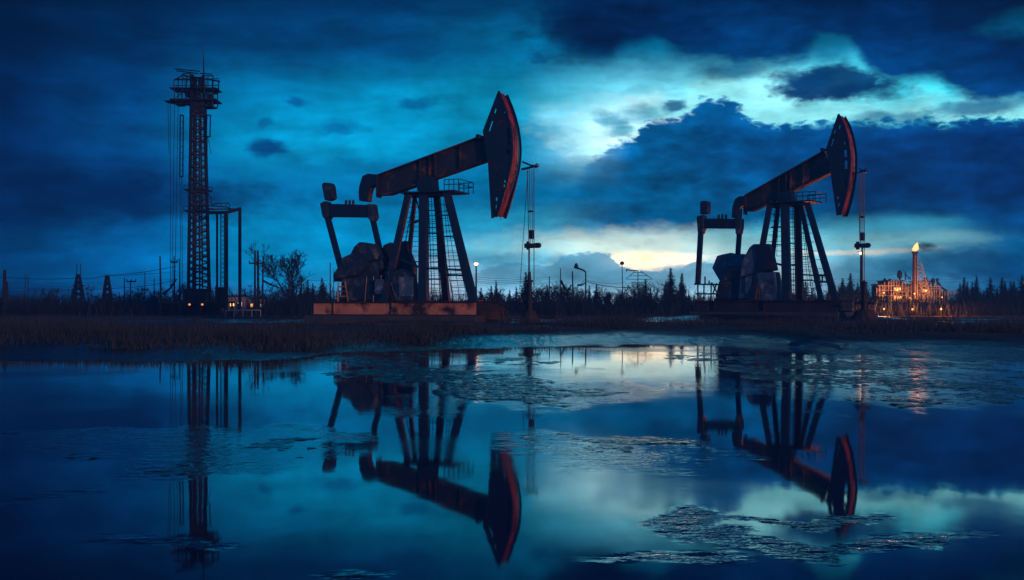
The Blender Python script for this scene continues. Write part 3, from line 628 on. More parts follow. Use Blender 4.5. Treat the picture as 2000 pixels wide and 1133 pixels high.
    for (x1, y1, x2, y2) in ((351, 225, 358, 345), (403, 225, 411, 267)):
        b.tube(q(x1+1, y1, -.6), q(x1, y2, -.6), .05, n=5); b.tube(q(x2, y1, -.6), q(x2-1, y2, -.6), .05, n=5); b.tube(q(x1, y2, -.6), q(x2, y2, -.6), .05, n=5); b.tube(q(x1, y1, -.6), q(x2, y1, -.6), .05, n=5)
    for k in range(10):
        b.tube(q(352, 226+k*12, -.6), q(357, 226+k*12, -.6), .025, n=4)
    b.build('side_ladder', M['tower'], r)
    for (x1, y1, x2, y2) in ((332.5, 200, 333, 560), (341, 200, 336, 560), (348, 202, 341, 590), (351, 330, 354, 590), (355, 345, 357, 600), (406, 267, 412, 300), (405, 267, 405, 298), (328, 199, 330, 300)):
        MB().tube(q(x1, y1, -.3), q(x2, y2, -.3), .022, n=4).build('hoist_cable', M['wire'], r)
    # gantry beside it
    gx = (445-1000)/F*78.; g = tag(empty('pipe_gantry', (gx, 78., H(gx, 78.))), 'open steel gantry frame standing right against the tall lattice tower', 'gantry')
    gz = H(gx, 78.)
    def w(X, Y, y=0.): p = at(X, Y, 78+y); return Vector((p.x-gx, y, p.z-gz))
    for X, Yt, y, ww in ((424, 415, .8, .13), (442.5, 414, -.4, .19), (468.5, 407, .4, .19), (431, 418, .2, .06), (438.5, 418, .2, .06)):
        a = w(X, Yt, y); MB().bar(a, (a.x, a.y, -.1), ww).build('post', M['tower'], g)
    b = MB().bar(w(405, 415.5, 0), w(443, 415, -.4), .22); b.bar(w(443, 415, -.4), w(470, 407.5, .4), .2); b.bar(w(408, 402, .6), w(447, 405, .6), .08); b.bar(w(447, 405, .6), w(450, 412, .4), .07); b.bar(w(408, 409, .8), w(470, 408, .8), .10)
    b.tube(w(418, 398, .6), w(446, 396, .6), .03); b.tube(w(446, 396, .6), w(450, 404, .5), .03); b.tube(w(421, 398, .6), w(416, 402, .6), .03)
    for X in (415, 424, 433, 442): b.tube(w(X, 397, .6), w(X, 404, .6), .025)
    b.build('top_beam', M['tower'], g)
    b = MB()
    for k in range(18):
        Y = 420+k*9; b.bar(w(431, Y, .2), w(438.5, Y+9, .2), .03); b.bar(w(438.5, Y, .2), w(431, Y+9, .2), .03)
    b.build('lattice_bracing', M['tower'], g)
    pts = [w(401, 372, 0), w(407, 378), w(412, 388), w(413, 400)]; MB().path(pts, .04).build('hose', M['tower'], g)
    b = MB().box(w(433, 579, 1.2)-Vector((0, 0, .1)), (.65, 1.2, 1.5)); o = b.build('pump_house', M['tower'], None, .03); o.location = (gx, 78., gz)
    tag(o, 'small dark equipment shed at the foot of the gantry', 'shed')
    # machinery around the foot
    b = MB()
    fx = at(385, 598, 79.); 
    bx = empty('drill_floor', (fx.x, 79., H(fx.x, 79.)))
    tag(bx, 'low drill floor of dark beams with warm lamps at the lattice tower foot', 'platform')
    b = MB().box((0, 0, .95), (4.6, 3.4, .12)); b.box((-.3, .8, 1.5), (1.6, 1., .9)); b.build('deck', M['tower'], bx)
    for x_ in (-2.1, -.7, .7, 2.1):
        for y_ in (-1.6, 1.6): MB().bar((x_, y_, -.1), (x_, y_, .9), .12).build('leg', M['tower'], bx)
    b = MB()
    for x_ in np.linspace(-2.2, 2.2, 9): b.tube((x_, -1.65, 1), (x_, -1.65, 1.7), .03, n=4)
    b.tube((-2.2, -1.65, 1.7), (2.2, -1.65, 1.7), .03, n=4); b.tube((-2.2, -1.65, 1.35), (2.2, -1.65, 1.35), .02, n=4); b.build('railing', M['tower'], bx)
    for X in (370, 395): 
        p = at(X, 595, 77.3); MB().lathe((p.x-fx.x, p.y-79, p.z-bx.location.z), [(.02, -.07), (.08, -.03), (.08, .04), (.02, .08)], 8).build('deck_lamp', M['dimlamp'], bx)
tower()

# ------------------------------------------------------------------ vegetation prototypes
def conifer_meshes(seed, slim=1., ragged=1.):
    rd = random.Random(seed); b = MB(); b.tube((0, 0, -.03), (0, 0, .98), .016, .003, n=6, cap=False); tm = b.mesh('trunk', M['bark'])
    c = MB(); z = .07
    while z < .99:
        f_ = (z-.07)/.92
        r0 = .185*slim*(1-f_)**.85*(.75+.5*rd.random()*ragged)+.006; nb = max(4, int(11*(1-f_)+4))
        for i in range(nb):
            if rd.random() < .10*ragged: continue
            t = rd.random()*6.283; rr = r0*rd.uniform(.65, 1.2); dz = -rr*rd.uniform(.15, .5)+(.02 if f_ > .8 else 0); k = 5
            for j in range(k):
                u = (j+rd.random()*.8)/k; p = Vector((math.cos(t)*rr*u, math.sin(t)*rr*u, z+dz*u*u)); sz = .030*(1.15-.5*u)*(1.15-f_*.75)
                for _ in range(2):
                    a = Vector((rd.gauss(0, 1), rd.gauss(0, 1), rd.gauss(0, .6))).normalized()*sz; e = Vector((rd.gauss(0, 1), rd.gauss(0, 1), rd.gauss(0, .7))).normalized()*sz
                    c.add([p-a*.7, p+a, p+e-Vector((0, 0, sz*.5))], [(0, 1, 2)])
        z += .017+.012*rd.random()
    return tm, c.mesh('crown', M['needle'])
def bare_meshes(seed, spread=.5, depth=6, leaves=0, up=.3):
    rd = random.Random(seed); tr = MB(); cr = MB()
    def grow(p, d, ln, r, k):
        r = max(r, .0021)
        m_ = 3; q = p
        for i in range(m_):
            d = (d+Vector((rd.gauss(0, .12), rd.gauss(0, .12), rd.gauss(0, .06)))).normalized(); e = q+d*ln/m_
            (tr if k >= depth-1 else cr).tube(q, e, r*(1-i*.12), r*(1-(i+1)*.12), n=4 if k > 2 else 3, cap=False); q = e
            if k < depth and k > 0 and rd.random() < .70:
                dd = (d+Vector((rd.gauss(0, 1), rd.gauss(0, 1), rd.gauss(.1, .6)))*spread*1.1).normalized(); grow(q, dd, ln*.6, r*.42, k-2)
        if k <= 0:
            for _ in range(leaves):
                o = q+Vector((rd.gauss(0, .015), rd.gauss(0, .015), rd.gauss(0, .015))); a = Vector((rd.gauss(0, 1), rd.gauss(0, 1), rd.gauss(0, 1))).normalized()*.010
                cr.add([o, o+a, o+a.orthogonal()*.9], [(0, 1, 2)])
            return
        for i in range(3 if k > depth-2 else 2):
            dd = (d+Vector((rd.gauss(0, 1), rd.gauss(0, 1), abs(rd.gauss(0, .5))+up))*spread).normalized()
            grow(q, dd, ln*rd.uniform(.62, .85), r*.62, k-1)
    grow(Vector((0, 0, -.02)), Vector((0, 0, 1)), .26, .017, depth)
    zm = max([v[2] for v in cr.v]+[.1])
    tr.v = [tuple(a/zm for a in v) for v in tr.v]; cr.v = [tuple(a/zm for a in v) for v in cr.v]
    return tr.mesh('trunk', M['bark']), cr.mesh('crown', M['twig'])
def shrub_meshes(seed):
    rd = random.Random(seed); tr = MB(); cr = MB()
    for i in range(9):
        t = rd.random()*6.283; p = Vector((rd.gauss(0, .12), rd.gauss(0, .12), -.03)); d = Vector((math.cos(t)*.45, math.sin(t)*.45, 1)).normalized(); ln = rd.uniform(.5, 1.0)
        q = p
        for j in range(5):
            d = (d+Vector((rd.gauss(0, .15), rd.gauss(0, .15), 0))).normalized(); e = q+d*ln/5; tr.tube(q, e, .016*(1-j*.17), .016*(1-(j+1)*.17), n=3, cap=False)
            for _ in range(5):
                dd = (d+Vector((rd.gauss(0, .8), rd.gauss(0, .8), rd.gauss(.2, .4)))).normalized(); w = e+dd*rd.uniform(.08, .24); cr.tube(e, w, .006, .002, n=3, cap=False)
                for _ in range(5):
                    o = e.lerp(w, rd.uniform(.2, 1.1))+Vector((rd.gauss(0, .03), rd.gauss(0, .03), rd.gauss(0, .03))); a = Vector((rd.gauss(0, 1), rd.gauss(0, 1), rd.gauss(0, 1))).normalized()*.03
                    cr.add([o, o+a, o+a.orthogonal()*.8], [(0, 1, 2)])
            q = e
    return tr.mesh('stem', M['bark']), cr.mesh('foliage', M['leaf'])
CON = [conifer_meshes(1), conifer_meshes(2, .8), conifer_meshes(3, 1.25, 1.5), conifer_meshes(4, .65), conifer_meshes(5, 1.1)]
BARE = [bare_meshes(11, .55, 7, 0, .55), bare_meshes(12, .6, 5, 2, .25), bare_meshes(13, .75, 5, 1, .1), bare_meshes(14, .5, 5, 0, .4)]
SHR = [shrub_meshes(21), shrub_meshes(22), shrub_meshes(23), shrub_meshes(24)]
def plant(name, ms, X, Yt, d, label, cat, group=None, wx=1., zb=None):
    x = (X-1000)/F*d; z = H(x, d); top = CH+(HZ-Yt)/F*d; hgt = top-z
    r = tag(empty(name, (x, d, z), random.random()*6.28), label, cat, group)
    for me in ms:
        o = bpy.data.objects.new(me.name.split('.')[0], me); COL.objects.link(o); o.parent = r
    r.scale = (hgt*wx, hgt*wx, hgt)
    return r
G1 = 'conifers along the horizon'
for (X, Y, d, k, wx, lab) in [
    (1027, 531, 92, 0, 1.35, 'dense dark spruce right behind the left pumpjack rod and wellhead'),
    (969, 547, 135, 3, 1.1, 'thin spruce with spiky top above scrap heap, right of lit lamp'),
    (1165, 555, 110, 0, 1.2, 'short spruce between the two pumpjacks, right of the hooked lamp post'),
    (1310, 523, 105, 3, 1.5, 'taller of the two slim spruces left of the right pumpjack'),
    (1332, 533, 108, 3, 1.4, 'shorter of the two slim spruces left of the right pumpjack'),
    (629, 542, 112, 1, 1.3, 'spruce just left of the rusty base, near the twin poles'),
    (601, 546, 118, 1, 1.3, 'spruce between the big bare tree and the rusty base'),
    (611, 553, 120, 0, 1.1, 'lower spruce crowded between two taller spruces near the rusty base'),
    (588, 560, 122, 3, 1.2, 'small spruce beside the bare tree trunk'),
    (1646, 543, 130, 0, 1.2, 'spruce in red glow just right of the right pumpjack base'),
    (1661, 533, 132, 3, 1.5, 'taller spiked spruce in red glow left of the right wellhead'),
    (1675, 552, 136, 4, 1.1, 'low broad spruce in red glow beside the right wellhead rod'),
    (1875, 552, 138, 0, 1.2, 'spruce at the right edge of the orange lit plant'),
    (1883, 541, 135, 3, 1.4, 'slim spruce second to the right of the orange lit plant'),
    (1907, 538, 130, 0, 1.2, 'tallest full spruce right of the orange lit plant'),
    (1899, 549, 136, 1, 1.2, 'lower spruce leaning against the tallest one on the right'),
    (1934, 541, 125, 2, 1.2, 'broad ragged spruce in the middle of the far right group'),
    (1957, 541, 130, 3, 1.3, 'slim spruce right of the broad ragged one, far right'),
    (1963, 548, 126, 1, 1.1, 'short spruce tucked beside the slim one, far right'),
    (1980, 549, 122, 4, 1.2, 'round topped spruce near the right edge of the photo'),
    (1996, 537, 115, 2, 1.3, 'large dark spruce cut by the right edge of the photo')]:
    plant('spruce_tree', CON[k], X, Y, d, lab, 'tree', G1, wx*1.45)
for (X, Y, d, k, wx, lab) in [
    (555, 470, 96, 0, .85, 'tall bare tree with fine branching crown left of the left pumpjack'),
    (575, 520, 99, 3, 1., 'lower bare tree leaning out right of the tall bare tree'),
    (530, 540, 97, 1, 1.2, 'small bare tree left of the tall bare tree trunk'),
    (345, 548, 88, 2, 1.2, 'gnarled bare bush left of the lattice tower foot'),
    (1057, 548, 100, 1, 1.2, 'leafy twigged small tree just right of the left wellhead'),
    (1080, 552, 102, 2, 1., 'thin bare tree between wellhead and snag poles'),
    (1100, 545, 98, 3, 1.2, 'bare tree tangled around the crossed poles mid picture'),
    (1122, 552, 100, 1, 1.0, 'bare small tree under the hooked lamp post'),
    (1238, 545, 100, 2, 1.3, 'arching bare tree left of the round headed lamp post'),
    (1262, 552, 104, 1, 1.5, 'wide arching leafless tree right of the antenna mast'),
    (1285, 550, 102, 2, 1.4, 'spreading leafless tree left of the two slim spruces'),
    (1218, 566, 101, 3, 1.2, 'low leafless tree at the foot of the lamp post'),
    (1068, 556, 94, 0, 1.3, 'crooked leafless tree below the short post right of the left wellhead'),
    (1135, 560, 96, 2, 1.6, 'wide leafless tree between thick crooked post and hooked lamp post'),
    (1190, 562, 97, 0, 1.3, 'leafless tree midway between hooked and round headed lamp posts'),
    (1342, 560, 98, 1, 1.3, 'leafless tree just left of the right pumpjack railing'),
    (280, 566, 92, 2, 1.3, 'leafless tree under the tall mast with side bracket')]:
    plant('bare_tree', BARE[k], X, Y, d, lab, 'tree', 'leafless trees in the scrub', wx*1.25)
# shrubs: many of one kind that nothing tells apart share their label by stretch
rd = random.Random(99)
for n_, X0, X1, Y0, Y1, d0, d1, lab_ in ((14, 1040, 1360, 540, 572, 112, 130, 'between the two pumpjacks'), (9, 560, 665, 548, 572, 112, 128, 'left of the rusty base'), (7, 935, 1022, 548, 570, 118, 135, 'behind the scrap heap'),
        (9, 1540, 1720, 545, 568, 116, 136, 'in the glow behind the right pumpjack'), (14, 1865, 2040, 540, 568, 112, 136, 'at the far right'), (9, 60, 330, 562, 578, 100, 120, 'under the power lines at left'), (5, 420, 480, 560, 576, 95, 110, 'behind the gantry')):
    for i in range(n_):
        plant('spruce_tree', CON[rd.randrange(5)], X0+(X1-X0)*(i+rd.random())/n_, Y0+(Y1-Y0)*rd.random()**.6, rd.uniform(d0, d1), 'small hazy spruce in the uneven tree line '+lab_, 'tree', 'small spruces '+lab_, rd.uniform(1.2, 2.1))
def band(n, X0, X1, Y0, Y1, d0, d1, label, group):
    for i in range(n):
        X = X0+(X1-X0)*(i+rd.random())/n
        plant('shrub', SHR[rd.randrange(4)], X, Y1+6-(Y1-Y0+10)*rd.random()**1.6, rd.uniform(d0, d1), label, 'shrub', group, rd.uniform(.9, 1.5))
band(34, -20, 350, 560, 582, 75, 110, 'dark shrub under the power lines left of the lattice tower', 'shrubs left of the tower')
band(34, 410, 660, 556, 578, 84, 110, 'dark shrub between the lattice tower and the left pumpjack', 'shrubs between tower and pumpjack')
band(12, 935, 1020, 560, 576, 85, 115, 'dark shrub behind the scrap heap and lit lamp', 'shrubs behind the scrap heap')
band(44, 1045, 1365, 560, 584, 84, 115, 'dark shrub in the scrub between the two pumpjacks', 'shrubs between the pumpjacks')
band(24, 1530, 1720, 556, 576, 100, 128, 'shrub in red glow behind the right pumpjack and wellhead', 'shrubs left of the lit plant')
band(26, 1860, 2030, 560, 578, 95, 125, 'dark shrub under the spruces at far right', 'shrubs under the right spruces')

def blades(name, n, xf, hf, wf, m, label, lean=.35):
    pts = xf(n); n = len(pts); x, y = pts[:, 0], pts[:, 1]; z = height(x, y)-.02; h = hf(x, y); w = wf(x, y)
    t = rng.uniform(0, 2*np.pi, n); lx = rng.normal(0, lean, n)*h; ly = rng.normal(0, lean, n)*h
    v = np.zeros((n, 3, 3)); v[:, 0] = np.stack([x-np.cos(t)*w, y-np.sin(t)*w, z], -1); v[:, 1] = np.stack([x+np.cos(t)*w, y+np.sin(t)*w, z], -1); v[:, 2] = np.stack([x+lx, y+ly, z+h], -1)
    me = bpy.data.meshes.new(name); me.vertices.add(n*3); me.vertices.foreach_set('co', v.ravel()); me.loops.add(n*3); me.loops.foreach_set('vertex_index', np.arange(n*3))
    me.polygons.add(n); me.polygons.foreach_set('loop_start', np.arange(0, n*3, 3)); me.polygons.foreach_set('loop_total', np.full(n, 3)); me.update(); me.materials.append(m)
    o = bpy.data.objects.new(name, me); COL.objects.link(o); tag(o, label, 'grass' if name == 'grass' else 'undergrowth', kind='stuff'); return o
def area_grass(n):
    y = rng.uniform(24, 78, n); y = np.where(rng.uniform(0, 1, n) < .72, 24+(y-24)*.38, y); X = rng.uniform(-150, 2150, n); x = (X-1000)/F*y
    h = height(x, y); c = fbm(x*.35, y*.3, 3, 77)
    dn = np.interp(X, [-150, 500, 780, 900, 1450, 1650, 2150], [.35, .4, .7, 1, 1, .4, .35])
    sh = y-np.interp(x, sx, sy)
    keep = (h > .035) & (sh > np.interp(X, [0, 700, 1000, 2150], [.3, 1.5, 7., 8.])+2.5*c) & (rng.uniform(0, 1, n) < np.clip(dn*(.42+c*2.6), 0, 1))
    for (px, py, rx, ry) in ((-5.4, 52, 5.6, 2.6), (14.2, 59.5, 5.6, 3.2)): keep &= (((x-px)/rx)**2+((y-py)/ry)**2 > 1)
    return np.stack([x, y], -1)[keep]
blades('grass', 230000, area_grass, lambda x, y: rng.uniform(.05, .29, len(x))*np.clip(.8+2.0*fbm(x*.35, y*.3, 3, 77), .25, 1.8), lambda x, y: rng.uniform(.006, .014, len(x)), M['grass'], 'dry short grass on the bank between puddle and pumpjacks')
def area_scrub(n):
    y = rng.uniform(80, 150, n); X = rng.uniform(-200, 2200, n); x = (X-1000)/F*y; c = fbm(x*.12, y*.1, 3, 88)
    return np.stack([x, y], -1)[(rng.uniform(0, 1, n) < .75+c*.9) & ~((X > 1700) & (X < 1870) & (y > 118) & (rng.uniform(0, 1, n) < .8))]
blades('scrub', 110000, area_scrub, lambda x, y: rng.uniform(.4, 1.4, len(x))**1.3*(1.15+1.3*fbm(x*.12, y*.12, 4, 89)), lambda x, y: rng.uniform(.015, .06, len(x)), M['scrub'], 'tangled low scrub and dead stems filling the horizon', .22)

# ------------------------------------------------------------------ poles, masts, lamps
def zg(X, d): return H((X-1000)/F*d, d)
def pole(X, Yt, d, r0, label, lean=0., name='utility_pole', cat='pole', group='poles and masts on the left', arms=(), extra=None, m='pole'):
    x = (X-1000)/F*d; z = zg(X, d); r = tag(empty(name, (x, d, z)), label, cat, group); s_ = F/d; h = CH+(HZ-Yt)/s_-z
    MB().tube((0, 0, -.2), (lean/s_, 0, h), r0*.62, r0*.4, n=8).build('shaft', M[m], r)
    for (Y, x0, x1) in arms:
        zz = CH+(HZ-Y)/s_-z; b = MB().bar(((x0-X)/s_, 0, zz), ((x1-X)/s_, 0, zz), .12)
        for k in range(3):
            xx = ((x0+(x1-x0)*k/2)-X)/s_; b.tube((xx, 0, zz), (xx, 0, zz+.2), .05, n=6)
        b.build('crossarm', M[m], r)
    if extra: extra(r, s_, h)
    return r
pole(9, 527, 80, .28, 'thick dark post at the left edge of the photo')
pole(13.5, 550, 84, .25, 'shorter thick post touching the left edge post', -.5)
pole(47, 536, 110, .08, 'left of two thin masts near the left edge', 3)
pole(55.5, 536, 110, .09, 'right of two thin masts near the left edge', -1)
pole(122, 576, 100, .1, 'short post standing alone in the left scrub')
pole(243, 543, 95, .1, 'plain pole left of the T shaped pole')
pole(255, 548, 95, .1, 'T shaped utility pole with short crossarm', arms=((550, 248, 265),))
pole(283, 532, 100, .09, 'thin tall mast with side bracket right of T shaped pole', arms=((566, 276, 288),))
pole(301, 544, 92, .08, 'thin plain pole left of the leaning dark pole')
pole(315, 500, 84, .14, 'leaning pointed dark pole left of the lattice tower', -2.5)
pole(178, 562, 105, .07, 'thin aerial above the left scrub')
pole(340, 500, 86, .10, 'left post of the pair braced beside the lattice tower', 0, arms=((512, 334, 346),))
pole(352, 505, 86, .10, 'right post of the pair braced beside the lattice tower', -2)
pole(498, 489, 85, .17, 'left of three dark snag posts with crossarm', 0, arms=((514.5, 487, 516),))
pole(505, 489, 85, .20, 'middle of three dark snag posts, thickest', -1.5)
pole(512, 500, 85, .14, 'right snag post with crooked tip', 2)
pole(645, 513, 100, .1, 'thin pole just left of the counterweight crank')
pole(650, 524, 100, .06, 'leaning thin pole touching the counterweight crank', 2)
g2 = 'poles and masts between the pumpjacks'
pole(1073, 540, 95, .10, 'short post above twiggy tree right of the left wellhead', 0, group=g2)
pole(1095, 525, 95, .09, 'thin tall mast rising from crossed bare poles', 0, group=g2)
pole(1120, 530, 92, .13, 'thick crooked post between mast and hooked lamp', -2, group=g2)
pole(1217, 517, 98, .08, 'slim lamp post with round head below the warm cloud gap', -2, 'lamp_post', 'lamp post', g2,
     extra=lambda r, s_, h: MB().lathe((-2/s_, 0, h), [(.03, -.05), (.18, .03), (.20, .16), (.13, .27), (.03, .30)], 12).build('lamp_head', M['tower'], r))
def hook(r, s_, h):
    b = MB().path([(0, 0, h), (-.15, 0, h+.15), (-.5, 0, h+.3), (-.75, 0, h+.35)], .07); b.build('lamp_arm', M['pole'], r)
    MB().lathe((-.8, 0, h+.3), [(.04, 0), (.19, .06), (.18, .2), (.09, .42), (.03, .48)], 12).build('lamp_head', M['tower'], r)
pole(1144, 532, 92, .13, 'lamp post with hooked arm and hanging head', 0, 'lamp_post', 'lamp post', g2, extra=hook)
def yagi(r, s_, h):
    b = MB()
    for k, w in enumerate((.5, .9, 1.2, .7)): b.bar((-w*.8, 0, h-.15-k*.3), (w, 0, h-.15-k*.3), .045)
    b.bar((.2, 0, h), (1.3, 0, h-.75), .05); b.bar((-.2, 0, h), (-1.1, 0, h-.75), .05); b.path([(0, 0, h), (-.7, 0, h+.05), (-1.0, 0, h+.12), (-1.05, 0, h-.05)], .05)
    b.build('antenna', M['tower'], r)
pole(1246, 529, 98, .08, 'antenna mast with stacked crossbars right of the lamp post', 0, 'antenna_mast', 'mast', g2, extra=yagi)
# lattice pylons on the left
def pylon(X, Yt, d, w, label, bars=True):
    x = (X-1000)/F*d; z = zg(X, d); s_ = F/d; h = CH+(HZ-Yt)/s_-z; r = tag(empty('pylon', (x, d, z)), label, 'pylon', 'pylons on the left')
    for a, c in ((-1,-1),(1,-1),(1,1),(-1,1)): MB().bar((a*w, c*w*.6, -.1), (a*w*.15, c*w*.1, h), .13).build('leg', M['tower'], r)
    b = MB(); n = 7
    for k in range(n):
        t, u = k/n, (k+1)/n; wa, wb = w*(1-.85*t), w*(1-.85*u)
        for c in (-1, 1):
            b.bar((-wa, c*wa*.6, h*t), (wb, c*wb*.6, h*u), .07); b.bar((wa, c*wa*.6, h*t), (-wb, c*wb*.6, h*u), .07)
    if bars: b.bar((-w*.8, 0, h*.72), (w*.8, 0, h*.72), .1); b.tube((-.15, 0, h), (-.12, 0, h+.9), .04); b.tube((.18, 0, h-.4), (.2, 0, h+.9), .04)
    b.build('lattice_bracing', M['tower'], r); return r
pylon(153, 536, 95, .62, 'narrow lattice pylon with twin aerials on the left')
pylon(209.5, 538, 90, .5, 'A shaped pylon where the wires meet, right of the twin aerial pylon', False)
# wires
def wire(pts, d, sag=.25, r_=.018, label='overhead wire sagging between the poles on the left', group='overhead wires on the left'):
    b = MB()
    for i in range(len(pts)-1):
        a, c = at(*pts[i], d), at(*pts[i+1], d); q = []
        for k in range(9): t = k/8; p = a.lerp(c, t); p.z -= sag*4*t*(1-t); q.append(p)
        b.path(q, r_, 4)
    o = b.build('overhead_wire', M['wire'], None); tag(o, label, 'wire', group)
wire([(-60, 541), (10, 541.5), (153, 543), (210, 538), (345, 520)], 92, .12, .03)
wire([(210, 538), (283, 535), (345, 530)], 92, .05, .018)
wire([(55, 566), (153, 565), (243, 562), (301, 556), (345, 545)], 92, .05, .026)
for Y in (552, 557, 561): wire([(15, Y+1), (150, Y), (210, Y-3), (340, Y-7)], 95, .1, .013)
wire([(0, 568), (140, 567)], 95, .1, .013); wire([(500, 516), (640, 548)], 88, .4, .015)
lab = 'overhead wire between the left pumpjack lamp and the middle scrub'; gr = 'overhead wires in the middle'
for Y in (541, 545, 549, 552): wire([(880, Y+1), (935, Y), (1012, Y+.5), (1095, Y-2)], 112, .15, .018, lab, gr)
lab = 'overhead wire between hooked lamp post and antenna mast'; 
wire([(1144, 549), (1246, 560)], 93, .25, .035, lab, gr); wire([(1144, 546), (1217, 552), (1246, 545)], 96, .2, .015, lab, gr)
lab = 'overhead wire running behind the right pumpjack towards the lit plant'; gr = 'overhead wires on the right'
for Y in (546, 550, 555): wire([(1540, Y), (1646, Y-2), (1760, Y-1)], 128, .2, .02, lab, gr)
for Y in (543, 548): wire([(1800, Y), (1880, Y+1), (2030, Y-2)], 138, .2, .02, 'overhead wire running behind the spruces at far right', gr)
def stick(X0, Y0, X1, Y1, d, r_, label):
    a, c = at(X0, Y0, d), at(X1, Y1, d); o = empty('dead_branch', a); MB().path([Vector(), (c-a)*.5+Vector((.1, 0, -.08)), c-a], r_, 6, r_*.5).build('limb', M['bark'], o)
    MB().tube((c-a)*.5, (c-a)*.6+Vector((.3, .1, .45)), r_*.4, .01, n=4).build('twig', M['bark'], o); tag(o, label, 'branch', 'dead limbs caught in the scrub')
stick(1095, 548, 1118, 592, 95, .12, 'long dead limb leaning from mast to the scrub, right of the left wellhead')
stick(1090, 592, 1116, 556, 96, .10, 'dead limb crossing the long leaning one near the thick crooked post')
stick(1128, 557, 1143, 552, 92, .09, 'curved dead limb hooked on the hooked lamp post')
stick(318, 575, 345, 545, 86, .10, 'dead limb propped against the posts left of the tower')
stick(513, 548, 545, 562, 90, .10, 'dead limb stretching from snag posts to the tall bare tree')

def light(name, loc, col, e, size=.3):
    ld = bpy.data.lights.new(name, 'POINT'); ld.color = col; ld.energy = e; ld.shadow_soft_size = size
    o = bpy.data.objects.new(name, ld); COL.objects.link(o); o.location = loc; return o
def flood(X, Y, d, label, e):
    x = (X-1000)/F*d; z = zg(X, d); s_ = F/d; h = CH+(HZ-Y)/s_-z
    r = tag(empty('floodlight_mast', (x, d, z)), label, 'floodlight', 'lit floodlights')
    MB().tube((0, 0, -.2), (0, 0, h-.3), .12, .07, n=8).build('mast', M['pole'], r)
    MB().box((0, .1, h+.08), (.55, .3, .06)).build('hood', M['tower'], r, .02)
    MB().lathe((0, -.1, h-.22), [(.05, 0), (.16, .05), (.22, .16), (.16, .24)], 14).build('lamp_glass', M['bulb'], r)
    lo = light('lamp_light', (0, -.9, h-.05), (1., .50, .22), e*.12, .8); lo.parent = r
flood(930, 514, 112, 'bright warm floodlight on thin mast beside the left pumpjack base', 110)
flood(1681, 493, 122, 'bright warm floodlight seen just under the right carrier bar', 140)

# ------------------------------------------------------------------ scrap heap and pipes near the left pump
def ground_lamp(X, d, e, label):
    x = (X-1000)/F*d; z = zg(X, d); r = tag(empty('ground_lamp', (x, d, z)), label, 'lamp', 'low lamps in the scrub')
    MB().tube((0, 0, -.1), (0, 0, .45), .04).build('stand', M['tower'], r); MB().lathe((0, 0, .45), [(.02, 0), (.06, .03), (.06, .09), (.02, .12)], 8).build('lamp_glass', M['dimlamp'], r)
    lo = light('lamp_light', (0, -.4, .7), (1., .22, .06), e, .5); lo.parent = r
for X_, d_, e_, t_ in ((1664, 79, 260, 'between the right pumpjack and its wellhead'), (1726, 82, 520, 'at the left end of the lit plant'), (1782, 84, 520, 'below the flare stack'), (1838, 82, 420, 'at the right end of the lit plant'), (1592, 80, 220, 'seen between the right pumpjack legs'), (955, 80, 70, 'behind the scrap heap')):
    ground_lamp(X_, d_, e_, 'low orange lamp in the scrub '+t_)
def scrap():
    d = 50.; x = (962-1000)/F*d; z = H(x, d)
    r = tag(empty('scrap_heap', (x, d, z), R(-8)), 'low heap of rusty tanks and pipes right of the rusty base', 'scrap heap')
    MB().box((-.1, 0, .33), (1.25, .9, .5)).build('tank', M['tank'], r, .06)
    for k, (a, c_, rr) in enumerate((((-.6, -.35, .72), (.55, -.25, .78), .055), ((-.5, .1, .75), (.7, .2, .60), .06), ((-.3, -.5, .15), (.8, -.4, .12), .08), ((.5, -.3, .2), (.6, .5, .5), .09), ((-.62, -.5, .05), (-.55, -.42, .8), .04), ((.55, -.5, .05), (.5, -.42, .78), .04))):
        MB().tube(a, c_, rr, n=10).build('pipe', M['tank'], r)
    MB().prism([(-.6, .62), (-.2, .78), (.3, .74), (.65, .55), (.62, .48), (-.6, .55)], -.5, -.42).build('bent_sheet', M['tank'], r)
scrap()
for X0, Y0, X1, Y1, d, rr, lab in ((1045, 617, 1086, 616.5, 58, .09, 'short dark pipe lying right of the left wellhead'), (1052, 629, 1152, 634, 44, .035, 'long thin pipe lying along the grass right of the left wellhead'), (1190, 620, 1300, 617, 62, .05, 'pale pipe lying on the bank between the pumpjacks')):
    a = at(X0, 600, d); c = at(X1, 600, d-1); a.z = H(a.x, a.y)+rr+.03; c.z = H(c.x, c.y)+rr+.03
    tag(MB().tube(a, c, rr, n=8).build('pipe', M['tank'], None), lab, 'pipe')
